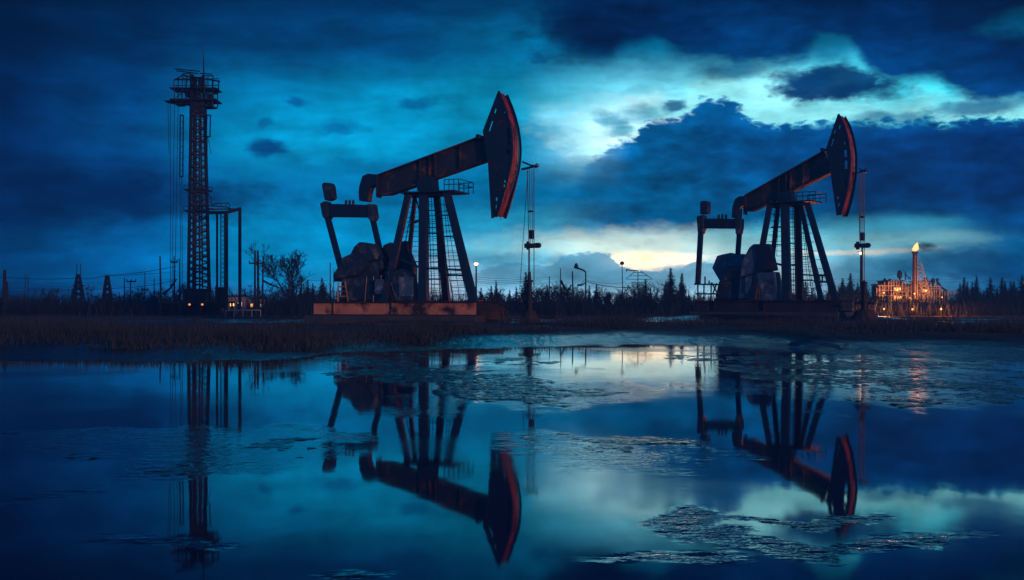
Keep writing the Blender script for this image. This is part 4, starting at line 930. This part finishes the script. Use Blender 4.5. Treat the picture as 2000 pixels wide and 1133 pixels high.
# cabins with lit windows right of the tower
def cabin(X, d, w, h, label):
    x = (X-1000)/F*d; z = H(x, d); r = tag(empty('site_cabin', (x, d, z), R(6)), label, 'cabin', 'site cabins beside the gantry')
    MB().box((0, 0, h/2+.1), (w, 1.8, h)).build('wall', M['cabin'], r, .02); MB().box((0, 0, h+.14), (w+.15, 2., .09)).build('roof', M['tower'], r, .02)
    n = 3
    for k in range(n):
        f_ = MB().box(((k-1)*w*.3, -.91, h*.58+.1), (w*.2, .04, h*.3)).build('window', M['tower'], r)
        MB().box(((k-1)*w*.3, -.94, h*.58+.1), (w*.16, .03, h*.24)).build('pane', M['windowpale'] if k != 1 else M['window'], f_)
cabin(457, 84, 1.9, 1.35, 'small site cabin with lit windows just right of the gantry posts')
cabin(497, 90, 2.2, 1.2, 'pale low cabin behind the three snag posts')
def fence():
    d = 74.; r = tag(empty('pipe_barrier', (at(440, 600, d).x, d, zg(440, d))), 'low pale railing on the bank below the site cabins', 'barrier')
    w = (507-438)/F*d
    MB().tube((0, 0, .42), (w, 0, .44), .04).build('rail', M['cabin'], r)
    for k in range(5): MB().tube((w*k/4, 0, -.1), (w*k/4, 0, .44), .035).build('post', M['cabin'], r)
fence()

# ------------------------------------------------------------------ lit plant with flare stack
def plantworks():
    d = 150.; s_ = F/d; x0 = (1790-1000)/F*d; z0 = H(x0, d)
    def q(X, Y, y=0.): p = at(X, Y, d+y); return Vector((p.x-x0, y, p.z-z0))
    r = tag(empty('process_plant', (x0, d, z0)), 'orange lit cluster of process buildings, pipes and scaffolding on the right', 'plant')
    rd = random.Random(5)
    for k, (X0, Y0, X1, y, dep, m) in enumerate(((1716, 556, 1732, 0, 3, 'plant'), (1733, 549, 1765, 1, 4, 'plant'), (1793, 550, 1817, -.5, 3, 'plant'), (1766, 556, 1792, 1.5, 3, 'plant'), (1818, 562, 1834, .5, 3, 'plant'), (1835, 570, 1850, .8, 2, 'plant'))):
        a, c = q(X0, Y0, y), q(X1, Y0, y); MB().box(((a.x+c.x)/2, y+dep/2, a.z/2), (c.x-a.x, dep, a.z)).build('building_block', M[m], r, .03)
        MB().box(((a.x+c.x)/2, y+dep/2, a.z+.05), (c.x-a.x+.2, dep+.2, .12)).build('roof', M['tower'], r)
    for X0, Y0, X1, Y1, y in ((1746, 562, 1759, 567, .9), (1745, 578, 1760, 586, .9), (1776, 580, 1782, 586, 1.4), (1724, 573, 1728, 579, -.1), (1800, 566, 1812, 572, -.6)):
        a, c = q(X0, Y0, y-.06), q(X1, Y1, y-.06)
        f_ = MB().box(((a.x+c.x)/2, y-.05, (a.z+c.z)/2), (c.x-a.x+.14, .08, a.z-c.z+.14)).build('window', M['tower'], r)
        MB().box(((a.x+c.x)/2, y-.10, (a.z+c.z)/2), (c.x-a.x, .06, a.z-c.z)).build('pane', M['window'], f_)
    b = MB(); g = q(1790, 600)
    for k in range(26):                                          # uprights and headers of the scaffolding
        X = 1712+k*5.6+rd.uniform(-1, 1); Yt = np.interp(X, [1712, 1730, 1765, 1780, 1817, 1850], [560, 549, 546, 552, 549, 570])+rd.uniform(-2, 4)
        a = q(X, Yt, -1.3); b.bar(a, (a.x, a.y, 0), .09); a2 = q(X, Yt+3, -.4); b.bar(a2, (a2.x, a2.y, 0), .06)
    for Y in (556, 565, 575, 585): b.bar(q(1714, Y+2, -1.3), q(1840, Y+4, -1.3), .08)
    for k in range(40):
        X = rd.uniform(1714, 1838); Y = rd.uniform(555, 590); b.bar(q(X, Y, -1.3), q(X+rd.uniform(-8, 8), Y+rd.uniform(4, 12), -1.2), .05)
    b.build('scaffolding', M['plantpipe'], r)
    b = MB()
    for k in range(24):
        X = rd.uniform(1716, 1850); Y = rd.uniform(560, 592); X2 = X+rd.uniform(5, 25); y = rd.uniform(-1.9, -.6); MB().path([q(X, Y, y), q(X2, Y, y), q(X2, min(598, Y+rd.uniform(3, 18)), y)], rd.uniform(.05, .14), 6).build('process_pipe', M['plantpipe'], r)
    for X, Y, rr, h in ((1757, 541, .35, .9), (1738, 552, .3, .5), (1728, 552, .25, .6), (1822, 553, .3, .7), (1808, 549, .25, .6)):
        p = q(X, Y, 1.5); MB().lathe(p, [(rr*.4, -h*1.4), (rr*.4, -.2), (rr, 0), (rr, h*.5), (rr*.5, h)], 10).build('vent', M['tower'], r)
    b = MB(); b.bar(q(1768, 530, 1), q(1769, 552, 1), .15); b.bar(q(1769, 536, 1), q(1779, 546, 1), .12); b.bar(q(1779, 540, 1), q(1773, 546, 1), .1); b.build('davit', M['tower'], r)
    b = MB(); b.path([q(1828, 545, .5), q(1832, 552, .5), q(1840, 562, .5), q(1852, 570, .5)], .12); b.path([q(1832, 543, .5), q(1830, 560, .5), q(1822, 572, .5)], .1)
    for k in range(8): b.bar(q(1824+k*4, 556+k*2, .5), q(1824+k*4, 576, .5), .07)
    b.build('conveyor', M['tower'], r)
    for X, Y, e in ((1728, 576, 650), (1754, 571, 550), (1788, 578, 500), (1810, 572, 700), (1842, 585, 500)):
        p = q(X, Y, -6.); lo = light('plant_light', p, (1., .27, .05), e*1.1, .9); lo.parent = r
        pp = MB().bar((p.x, p.y+.35, -.1), (p.x, p.y+.35, p.z+.2), .07).build('lamp_post', M['tower'], r)
        MB().lathe(p+Vector((0, .35, .22)), [(.02, 0), (.07, .03), (.07, .10), (.02, .14)], 8).build('lamp_glass', M['bulbsmall'], r)
    # flare stack
    fd = 147.; fx = (1787-1000)/F*fd; fz = H(fx, fd); fs = tag(empty('flare_stack', (fx, fd, fz)), 'tall flare stack with burning gas flame above the orange lit plant', 'flare stack')
    top = CH+(HZ-494)/F*fd-fz
    MB().lathe((0, 0, -.1), [(.42, 0), (.36, top*.55), (.30, top), (.42, top+.05), (.42, top+.25), (.3, top+.3)], 14).build('stack', M['tank'], fs, smooth=False)
    b = MB()
    for k in range(28):
        z = .3*k+.3
        if z < top-.4: b.bar((-.14, -.5, z), (.14, -.5, z), .035)
    b.bar((-.16, -.5, 0), (-.16, -.5, top-.3), .05); b.bar((.16, -.5, 0), (.16, -.5, top-.3), .05); b.build('ladder', M['plantpipe'], fs)
    b = MB()                                                       # braced leg on its right
    for k in range(13):
        z, zz = k*.5, (k+1)*.5; xa, xb = 2.7-k*.14, 2.7-(k+1)*.14
        b.bar((xa, .2, z), (xb, .2, zz), .09); b.bar((xa-1., .2, z), (xb-.9, .2, zz), .06); b.bar((xa, .2, z), (xb-.9, .2, zz), .05); b.bar((xa-1., .2, z), (xb, .2, zz), .05)
    b.build('support_truss', M['plantpipe'], fs)
    b = MB(); n = 12; prof = [(.18, 0), (.30, .12), (.38, .35), (.32, .65), (.18, .9), (.03, 1.25)]; vs = []
    for j, (rr, z) in enumerate(prof):
        for i in range(n): t = 2*math.pi*i/n; k_ = rr*(1+.25*math.sin(3*t+j)+.12*math.sin(5*t-2*j)); vs.append((k_*math.cos(t)+.22*z*z, k_*math.sin(t), top+.25+z*.9))
    b.add(vs, [(j*n+i, j*n+(i+1) % n, (j+1)*n+(i+1) % n, (j+1)*n+i) for j in range(5) for i in range(n)]+[tuple(range(5*n, 6*n))]); b.build('flame', M['flame'], fs, smooth=True)
    lo = light('flame_light', (0, -1.1, top+1.), (1., .42, .16), 90, 1.2); lo.parent = fs
    # smoke drifting from the flare
    m = bpy.data.materials.new('flare_smoke'); m.use_nodes = True; nt = m.node_tree; N = nt.nodes; LK = nt.links; N.remove(N['Principled BSDF'])
    pv = N.new('ShaderNodeVolumePrincipled'); pv.inputs['Color'].default_value = (.05, .09, .2, 1); LK.new(pv.outputs[0], N['Material Output'].inputs['Volume'])
    tc = N.new('ShaderNodeTexCoord'); no = N.new('ShaderNodeTexNoise'); no.inputs['Scale'].default_value = 1.6; no.inputs['Detail'].default_value = 4; LK.new(tc.outputs['Object'], no.inputs['Vector'])
    mr = N.new('ShaderNodeMapRange'); mr.inputs['From Min'].default_value = .36; mr.inputs['From Max'].default_value = .72; mr.inputs['To Max'].default_value = 3.0; LK.new(no.outputs['Fac'], mr.inputs['Value'])
    ln = N.new('ShaderNodeVectorMath'); ln.operation = 'LENGTH'; LK.new(tc.outputs['Object'], ln.inputs[0])
    fo = N.new('ShaderNodeMapRange'); fo.inputs['From Min'].default_value = 1.; fo.inputs['From Max'].default_value = .3; LK.new(ln.outputs['Value'], fo.inputs['Value'])
    mu = N.new('ShaderNodeMath'); mu.operation = 'MULTIPLY'; LK.new(mr.outputs[0], mu.inputs[0]); LK.new(fo.outputs[0], mu.inputs[1]); LK.new(mu.outputs[0], pv.inputs['Density'])
    b = MB(); k = 10; vs = [(math.sin(math.pi*j/k)*math.cos(2*math.pi*i/16), math.sin(math.pi*j/k)*math.sin(2*math.pi*i/16), math.cos(math.pi*j/k)) for j in range(1, k) for i in range(16)]+[(0, 0, 1), (0, 0, -1)]
    t0 = len(vs)-2; fs_ = [(j*16+i, (j+1)*16+i, (j+1)*16+(i+1) % 16, j*16+(i+1) % 16) for j in range(k-2) for i in range(16)]+[(t0, i, (i+1) % 16) for i in range(16)]+[(t0+1, (k-2)*16+(i+1) % 16, (k-2)*16+i) for i in range(16)]
    b.add(vs, fs_)
    o = b.build('smoke', m, None); o.location = at(1809, 481, fd+1.2); o.scale = (1.7, .9, .75); o.rotation_euler = (0, R(8), 0); tag(o, 'dark smoke puff drifting right from the flare stack flame', 'smoke', kind='stuff')
plantworks()

# ------------------------------------------------------------------ world
W = bpy.data.worlds.new('World'); S.world = W; W.use_nodes = True
nt = W.node_tree; N = nt.nodes; LK = nt.links; bg = N['Background']
SKY = .12
def lk(a, b): LK.new(a, b)
def math_(op, a, b=None, c=None, clamp=False):
    n = N.new('ShaderNodeMath'); n.operation = op; n.use_clamp = clamp
    for i, v in enumerate((a, b, c)):
        if v is None: continue
        if isinstance(v, (int, float)): n.inputs[i].default_value = v
        else: lk(v, n.inputs[i])
    return n.outputs[0]
def smooth(v, a, b, ta=0., tb=1.):
    n = N.new('ShaderNodeMapRange'); n.interpolation_type = 'SMOOTHSTEP'; n.inputs['From Min'].default_value = a; n.inputs['From Max'].default_value = b; n.inputs['To Min'].default_value = ta; n.inputs['To Max'].default_value = tb
    lk(v, n.inputs['Value']); return n.outputs[0]
def mixc(f_, a, b, mode='MIX'):
    n = N.new('ShaderNodeMix'); n.data_type = 'RGBA'; n.blend_type = mode
    for k, v in (('Factor', f_), ('A', a), ('B', b)):
        if isinstance(v, (int, float)): n.inputs[k].default_value = v
        elif isinstance(v, tuple): n.inputs[k].default_value = (*v, 1)
        else: lk(v, n.inputs[k])
    return n.outputs['Result']
tc = N.new('ShaderNodeTexCoord'); sep = N.new('ShaderNodeSeparateXYZ'); lk(tc.outputs['Generated'], sep.inputs[0])
dx, dy, dz = sep.outputs
az = math_('MULTIPLY', math_('ARCTAN2', dx, dy), F)                # heading, in units of 1/F rad
hyp = math_('SQRT', math_('ADD', math_('MULTIPLY', dx, dx), math_('MULTIPLY', dy, dy)))
el = math_('MULTIPLY', math_('ARCTAN2', dz, hyp), F)
def A_(X, Y):
    t = (X-1000)/F; return math.atan(t)*F, math.atan((HZ-Y)/F*math.cos(math.atan(t)))*F
comb = N.new('ShaderNodeCombineXYZ'); lk(math_('DIVIDE', az, 340.), comb.inputs[0]); lk(math_('DIVIDE', el, 170.), comb.inputs[1])
def noise(scale, detail, rough, off=0., vec=None, stretch=None):
    n = N.new('ShaderNodeTexNoise'); n.inputs['Scale'].default_value = scale; n.inputs['Detail'].default_value = detail; n.inputs['Roughness'].default_value = rough
    v = N.new('ShaderNodeVectorMath'); v.operation = 'ADD'; lk(vec or comb.outputs[0], v.inputs[0]); v.inputs[1].default_value = (off, off*1.7, off*.3)
    lk(v.outputs[0], n.inputs['Vector']); return n
nw = noise(1.1, 5, .6, 3.1); nd = noise(3.6, 7, .62, 9.7)
sw = N.new('ShaderNodeSeparateXYZ'); lk(nw.outputs['Color'], sw.inputs[0]); sd_ = N.new('ShaderNodeSeparateXYZ'); lk(nd.outputs['Color'], sd_.inputs[0])
# warped coordinates
wx = math_('ADD', az, math_('ADD', math_('MULTIPLY_ADD', sw.outputs[0], 150., -75.), math_('MULTIPLY_ADD', sd_.outputs[0], 60., -30.)))
wy = math_('ADD', el, math_('ADD', math_('MULTIPLY_ADD', sw.outputs[1], 70., -35.), math_('MULTIPLY_ADD', sd_.outputs[1], 34., -17.)))
lx = math_('ADD', az, math_('MULTIPLY_ADD', sd_.outputs[0], 36., -18.))      # lightly warped
ly = math_('ADD', el, math_('MULTIPLY_ADD', sd_.outputs[1], 22., -11.))
XS = [0, 250, 500, 750, 1000, 1250, 1500, 1750, 2000]
def grid(rows, xs, ys):
    cur = None; u = math_('DIVIDE', math_('ADD', xs, 1400.), 2800., clamp=True)
    rows = sorted(rows, key=lambda r_: -r_[0])                      # horizon first
    prev = None
    for Y, cols in rows:
        cr = N.new('ShaderNodeValToRGB'); cr.color_ramp.interpolation = 'EASE'; e = cr.color_ramp.elements
        st = [(-1400, cols[0]), *[(A_(X, 300)[0], c) for X, c in zip(XS, cols)], (1400, cols[-1])]
        e[0].position = 0; e[1].position = 1; e[0].color = (*srgb(st[0][1]), 1); e[1].color = (*srgb(st[-1][1]), 1)
        for p, c in st[1:-1]: k = e.new((p+1400)/2800); k.color = (*srgb(c), 1)
        lk(u, cr.inputs[0]); y = HZ-Y
        if cur is None: cur = cr.outputs[0]
        else: cur = mixc(smooth(ys, prev, y), cur, cr.outputs[0])
        prev = y
    return cur
G1c = grid([
 (-500, [(0,14,36)]*9), (-150, [(0,18,44), (0,26,62), (0,34,78), (0,38,84), (0,42,90), (0,36,84), (0,30,74), (0,26,66), (0,22,56)]),
 (0, [(0,22,54), (0,38,84), (0,46,96), (0,52,104), (0,64,118), (0,62,116), (0,56,108), (0,58,110), (0,80,128)]),
 (100, [(0,30,72), (0,50,106), (0,64,122), (0,74,134), (0,104,158), (0,118,168), (16,140,182), (0,128,172), (0,84,132)]),
 (200, [(0,38,92), (0,64,128), (0,116,176), (0,134,188), (4,138,184), (100,190,218), (112,206,226), (64,198,226), (44,190,222)]),
 (280, [(0,46,108), (0,78,148), (0,132,192), (0,146,202), (0,132,182), (150,214,232), (90,190,215), (60,180,210), (50,170,205)]),
 (380, [(0,40,96), (0,58,126), (0,104,166), (0,112,172), (0,102,156), (0,104,160), (0,100,156), (0,82,142), (0,74,134)]),
 (440, [(0,52,116), (0,84,154), (0,124,184), (0,128,186), (30,136,178), (90,158,186), (70,152,180), (50,140,176), (0,84,136)]),
 (490, [(0,74,142), (0,98,172), (0,130,192), (0,134,194), (92,172,202), (128,182,202), (112,172,192), (80,150,182), (0,92,150)]),
 (540, [(0,80,150), (0,100,174), (0,124,190), (20,138,194), (104,166,200), (112,164,196), (120,170,198), (52,124,168), (4,88,148)]),
 (590, [(6,66,134), (18,90,164), (36,112,182), (90,150,200), (128,172,212), (140,180,214), (140,176,206), (60,120,170), (10,80,140)])], lx, ly)
G2c = grid([
 (-500, [(0,14,36)]*9),
 (0, [(0,30,70)]*4+[(0,42,92), (0,38,88), (0,34,80), (0,30,74), (1,24,60)]),
 (90, [(0,34,80)]*4+[(0,40,92), (0,36,86), (0,50,106), (0,38,90), (1,24,60)]),
 (160, [(0,40,90)]*4+[(0,60,120), (0,66,126), (0,70,132), (0,56,116), (0,34,82)]),
 (230, [(0,50,110)]*4+[(0,120,174), (0,86,146), (0,80,142), (0,72,134), (0,58,120)]),
 (300, [(0,60,120)]*4+[(0,112,168), (0,90,150), (0,78,144), (0,56,120), (0,46,108)]),
 (380, [(0,60,120)]*4+[(0,92,148), (0,100,160), (0,86,146), (0,58,122), (0,48,112)]),
 (450, [(0,70,130)]*4+[(0,92,146), (0,94,150), (0,100,154), (0,80,138), (0,64,124)])], wx, wy)
def fcurve(xs, pts, lo=-200., hi=700.):                             # height of an edge as a function of heading; pts in photo pixels
    n = N.new('ShaderNodeFloatCurve'); cm = n.mapping; c = cm.curves[0]; P = []
    for X, Y in pts: a, e = A_(X, Y); P.append(((a+1400)/2800, (e-lo)/(hi-lo)))
    c.points[0].location = P[0]; c.points[1].location = P[-1]
    for p in P[1:-1]: c.points.new(*p)
    for p in c.points: p.handle_type = 'AUTO_CLAMPED'
    cm.update(); lk(math_('DIVIDE', math_('ADD', xs, 1400.), 2800., clamp=True), n.inputs['Value'])
    return math_('MULTIPLY_ADD', n.outputs[0], hi-lo, lo)
# billowing noise for cumulus tops
vo = noise(9., 6, .55, 4.4); bil = math_('MULTIPLY', math_('ABSOLUTE', math_('SUBTRACT', vo.outputs['Fac'], .5)), 90.)
nf = noise(14., 5, .6, 7.); fine = math_('MULTIPLY_ADD', nf.outputs['Fac'], 26., -13.)
lx2 = math_('ADD', az, fine)
TB = fcurve(lx2, [(-200, 700), (1080, 420), (1140, 320), (1175, 292), (1200, 278), (1240, 262), (1256, 238), (1290, 226), (1345, 220), (1358, 198), (1385, 188), (1430, 190), (1448, 208), (1470, 228), (1530, 238), (1580, 236), (1640, 228), (1700, 232), (1760, 236), (1800, 224), (1850, 236), (1890, 226), (2000, 226), (2300, 200)])
over = math_('SUBTRACT', TB, math_('SUBTRACT', ly, math_('SUBTRACT', bil, 8.)))            # >0 inside the cloud
mBt = smooth(over, -7., 15.)
BBc = fcurve(wx, [(-200, 560), (900, 430), (1000, 455), (1150, 462), (1300, 458), (1450, 445), (1600, 428), (1750, 425), (1880, 432), (2000, 455), (2300, 470)])
mBb = smooth(math_('SUBTRACT', wy, BBc), -16., 22.)
mBl = smooth(wx, A_(1050, 300)[0], A_(1230, 300)[0])
mB = math_('MULTIPLY', math_('MULTIPLY', mBt, mBb), mBl)
LA = fcurve(lx, [(-200, -120), (1000, -60), (1050, 20), (1080, 78), (1115, 100), (1185, 104), (1215, 84), (1270, 78), (1320, 100), (1400, 112), (1480, 122), (1560, 112), (1590, 92), (1640, 80), (1680, 100), (1710, 130), (1760, 150), (1820, 152), (1870, 172), (1930, 196), (2000, 190), (2300, 200)])
nf2 = noise(5., 7, .62, 2.2)
mA = math_('MULTIPLY', smooth(math_('ADD', az, math_('MULTIPLY', sw.outputs[0], 160.)), 60., 260.), smooth(math_('SUBTRACT', math_('ADD', ly, math_('MULTIPLY', nf2.outputs['Fac'], 60.)), LA), 8., 44.))
col = mixc(1., G1c, (1.18, 1.18, 1.16), 'MULTIPLY')
bx_ = math_('ADD', az, math_('ADD', math_('MULTIPLY_ADD', sw.outputs[2], 90., -45.), math_('MULTIPLY_ADD', sd_.outputs[0], 50., -25.)))
by_ = math_('ADD', el, math_('ADD', math_('MULTIPLY_ADD', sw.outputs[1], 40., -20.), math_('MULTIPLY_ADD', sd_.outputs[2], 34., -17.)))
def blob(X, Y, rx, ry, c, op, soft=.6, xs=None, ys=None, amp=2.0):
    global col
    a, e = A_(X, Y)
    vx = math_('DIVIDE', math_('SUBTRACT', xs or bx_, a), rx); vy = math_('DIVIDE', math_('SUBTRACT', ys or by_, e), ry)
    q_ = math_('SQRT', math_('ADD', math_('MULTIPLY', vx, vx), math_('MULTIPLY', vy, vy)))
    q_ = math_('ADD', q_, math_('MULTIPLY_ADD', nf2.outputs['Fac'], amp, -amp/2))
    col = mixc(smooth(q_, 1+soft, 1-soft, 0., op), col, srgb(c))
blob(1215, 246, 120, 50, (206, 242, 250), 1., .7)
blob(1120, 215, 90, 50, (60, 176, 210), .6, .8)
blob(1470, 190, 110, 36, (150, 226, 238), .85, .7)
blob(1800, 200, 150, 22, (96, 214, 236), .4, .7)
blob(600, 262, 170, 60, (0, 150, 206), .6, .8)
nb = noise(2.6, 8, .62, 52.); nb2 = noise(6.5, 7, .6, 61.)
body = math_('MULTIPLY', math_('MULTIPLY_ADD', nb.outputs['Fac'], 2.6, -.28), math_('MULTIPLY_ADD', nb2.outputs['Fac'], 1.2, .4))
rim_ = smooth(over, 60., 0., 0., .35)                               # the sunlit top edge of the bank is a little paler
cb = N.new('ShaderNodeCombineColor'); [lk(math_('ADD', body, rim_), cb.inputs[i]) for i in range(3)]
G2c = mixc(1., G2c, cb.outputs[0], 'MULTIPLY')
col = mixc(mB, col, G2c)
# glow just above the cloud top
col = mixc(math_('MULTIPLY', smooth(over, -60., -2.), math_('MULTIPLY', smooth(over, 4., -4.), smooth(az, 180., 300.))), col, srgb((132, 212, 226)))
col = mixc(mA, col, G2c)
blob(1145, 62, 95, 46, (0, 26, 70), .75, .6)
blob(1630, 162, 112, 26, (0, 62, 122), .95, .35)
blob(1560, 158, 55, 18, (0, 66, 126), .8, .5)
blob(1690, 178, 80, 16, (0, 56, 114), .7, .5)
blob(1615, 100, 42, 24, (10, 116, 164), .7, .7)
blob(1995, 48, 50, 20, (0, 110, 166), .6, .7)
blob(1240, 224, 40, 16, (40, 150, 190), .6, .7)
blob(1420, 140, 60, 14, (0, 96, 150), .7, .7)
blob(1755, 232, 70, 10, (0, 100, 160), .6, .7)
blob(1310, 208, 24, 12, (0, 92, 150), .85, .4)
blob(1195, 232, 26, 14, (30, 140, 182), .7, .6)
blob(1210, 252, 20, 10, (40, 150, 190), .7, .6)
blob(525, 289, 36, 15, (0, 70, 138), .9, .5)
blob(580, 201, 22, 9, (0, 76, 142), .7, .6)
blob(806, 206, 30, 12, (0, 94, 154), .8, .6)
blob(665, 256, 42, 13, (0, 96, 162), .7, .6)
blob(520, 242, 14, 7, (0, 98, 164), .7, .6)
blob(1052, 112, 20, 9, (0, 74, 130), .6, .6)
blob(1900, 208, 60, 12, (0, 96, 156), .7, .5)
blob(200, 388, 260, 36, (0, 40, 98), .7, .7)
blob(780, 335, 160, 20, (0, 108, 168), .6, .7)
blob(1130, 486, 90, 12, (150, 208, 220), .6, .7)
blob(1235, 484, 190, 32, (190, 208, 204), .85, .7)
blob(1280, 510, 92, 17, (255, 226, 194), 1., .5, lx, ly, amp=.9)
CC = fcurve(lx2, [(-200, 620), (880, 560), (960, 522), (1020, 514), (1060, 520), (1100, 506), (1140, 498), (1180, 497), (1202, 510), (1228, 526), (1262, 531), (1300, 528), (1335, 526), (1362, 514), (1400, 520), (1450, 540), (2300, 620)])
oc = math_('SUBTRACT', CC, math_('SUBTRACT', ly, math_('MULTIPLY', bil, .4)))
mC = math_('MULTIPLY', smooth(oc, -2., 4.), smooth(el, A_(1200, 575)[1], A_(1200, 545)[1]))
col = mixc(math_('MULTIPLY', mC, .85), col, srgb((84, 148, 186)))
blob(1350, 540, 90, 20, (106, 156, 188), .8, .5)
blob(1000, 508, 120, 10, (60, 142, 184), .6, .6)
blob(1760, 470, 140, 16, (120, 178, 192), .7, .7)
blob(1660, 496, 120, 6, (196, 186, 176), .7, .7)
blob(1420, 470, 60, 16, (120, 176, 190), .5, .7)
blob(1510, 540, 70, 34, (170, 186, 204), .5, .8)
blob(860, 560, 60, 50, (196, 190, 200), .45, .9)
blob(1950, 520, 120, 24, (0, 70, 130), .7, .6)
blob(1800, 520, 100, 14, (20, 104, 156), .6, .6)
# streaky variation
ns = noise(2.2, 6, .6, 15.)
stv = N.new('ShaderNodeCombineXYZ'); lk(math_('DIVIDE', math_('ADD', az, math_('MULTIPLY', sw.outputs[0], 300.)), 420.), stv.inputs[0]); lk(math_('DIVIDE', math_('ADD', el, math_('MULTIPLY', sw.outputs[1], 90.)), 60.), stv.inputs[1])
nst = noise(1.3, 6, .62, 31., vec=stv.outputs[0])
v_ = math_('MULTIPLY', math_('MULTIPLY_ADD', ns.outputs['Fac'], 1.5, .25), math_('MULTIPLY_ADD', nf2.outputs['Fac'], .8, .6))
v_ = math_('MULTIPLY', v_, math_('MULTIPLY_ADD', nst.outputs['Fac'], 1.3, .35))
v_ = math_('MULTIPLY', v_, smooth(az, -1000., -420., .62, 1.))
v_ = math_('MULTIPLY', v_, smooth(el, 560., 330., .72, 1.))
bwn = N.new('ShaderNodeRGBToBW'); lk(col, bwn.inputs[0]); v_ = math_('MULTIPLY', v_, math_('MULTIPLY_ADD', bwn.outputs[0], 1.05, .80))
cc = N.new('ShaderNodeCombineColor'); [lk(v_, cc.inputs[i]) for i in range(3)]
col = mixc(1., col, cc.outputs[0], 'MULTIPLY')
# out-of-view sky overhead and behind the viewer, brightened to light surfaces facing the viewer
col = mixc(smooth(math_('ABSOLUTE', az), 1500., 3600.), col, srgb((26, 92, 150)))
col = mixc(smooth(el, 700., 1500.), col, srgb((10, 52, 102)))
# below the horizon: plain dark earth light
col = mixc(smooth(el, -30., -4.), srgb((2, 14, 34)), col)
# physical twilight sky underneath, faint
SUN_EL, SUN_AZ = 6.5, 122.            # degrees; azimuth clockwise from the view direction
sk = N.new('ShaderNodeTexSky'); sk.sky_type = 'NISHITA'; sk.sun_disc = False; sk.sun_elevation = R(SUN_EL); sk.sun_rotation = R(SUN_AZ)
tint = mixc(1., sk.outputs[0], (.001, .006, .016), 'MULTIPLY')
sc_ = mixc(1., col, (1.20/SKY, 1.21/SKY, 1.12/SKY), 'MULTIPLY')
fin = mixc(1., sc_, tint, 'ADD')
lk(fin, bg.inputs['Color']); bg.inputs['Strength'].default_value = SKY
W.cycles.sampling_method = 'MANUAL'; W.cycles.sample_map_resolution = 512

sl = bpy.data.lights.new('sun', 'SUN'); sl.energy = 1.15; sl.angle = R(3); sl.color = (1., .47, .34)
so = bpy.data.objects.new('sun', sl); COL.objects.link(so)
sd = Vector((math.sin(R(SUN_AZ+24))*math.cos(R(SUN_EL)), math.cos(R(SUN_AZ+24))*math.cos(R(SUN_EL)), math.sin(R(SUN_EL))))
sk.sun_rotation = R(SUN_AZ+24)
so.rotation_euler = (-sd).to_track_quat('-Z', 'Y').to_euler()

# ------------------------------------------------------------------ haze
b = MB().box((10, 76, 11.4), (240, 200, 27.)); 
hm = bpy.data.materials.new('evening_haze'); hm.use_nodes = True; n_ = hm.node_tree.nodes; n_.remove(n_['Principled BSDF'])
pv = n_.new('ShaderNodeVolumePrincipled'); pv.inputs['Color'].default_value = (.10, .46, 1, 1); pv.inputs['Density'].default_value = .0021; pv.inputs['Anisotropy'].default_value = .2
hm.node_tree.links.new(pv.outputs[0], n_['Material Output'].inputs['Volume'])
ho = b.build('haze', hm, None); tag(ho, 'thin blue evening haze over the oil field', 'haze', kind='stuff')

# ------------------------------------------------------------------ camera and render
cd = bpy.data.cameras.new('camera'); co = bpy.data.objects.new('camera', cd); COL.objects.link(co)
co.location = (0, 0, CH); co.rotation_euler = (R(90), 0, 0); cd.sensor_width = 36; cd.lens = 36*F/2000; cd.shift_y = (HZ-566.5)/2000; cd.clip_end = 20000; cd.clip_start = .05
S.camera = co
S.view_settings.view_transform = 'Standard'; S.view_settings.look = 'None'; S.view_settings.exposure = 0; S.view_settings.gamma = 1
S.cycles.max_bounces = 5; S.cycles.diffuse_bounces = 2; S.cycles.glossy_bounces = 3; S.cycles.volume_bounces = 0; S.cycles.transparent_max_bounces = 8
S.cycles.use_denoising = True; S.cycles.sample_clamp_indirect = 4
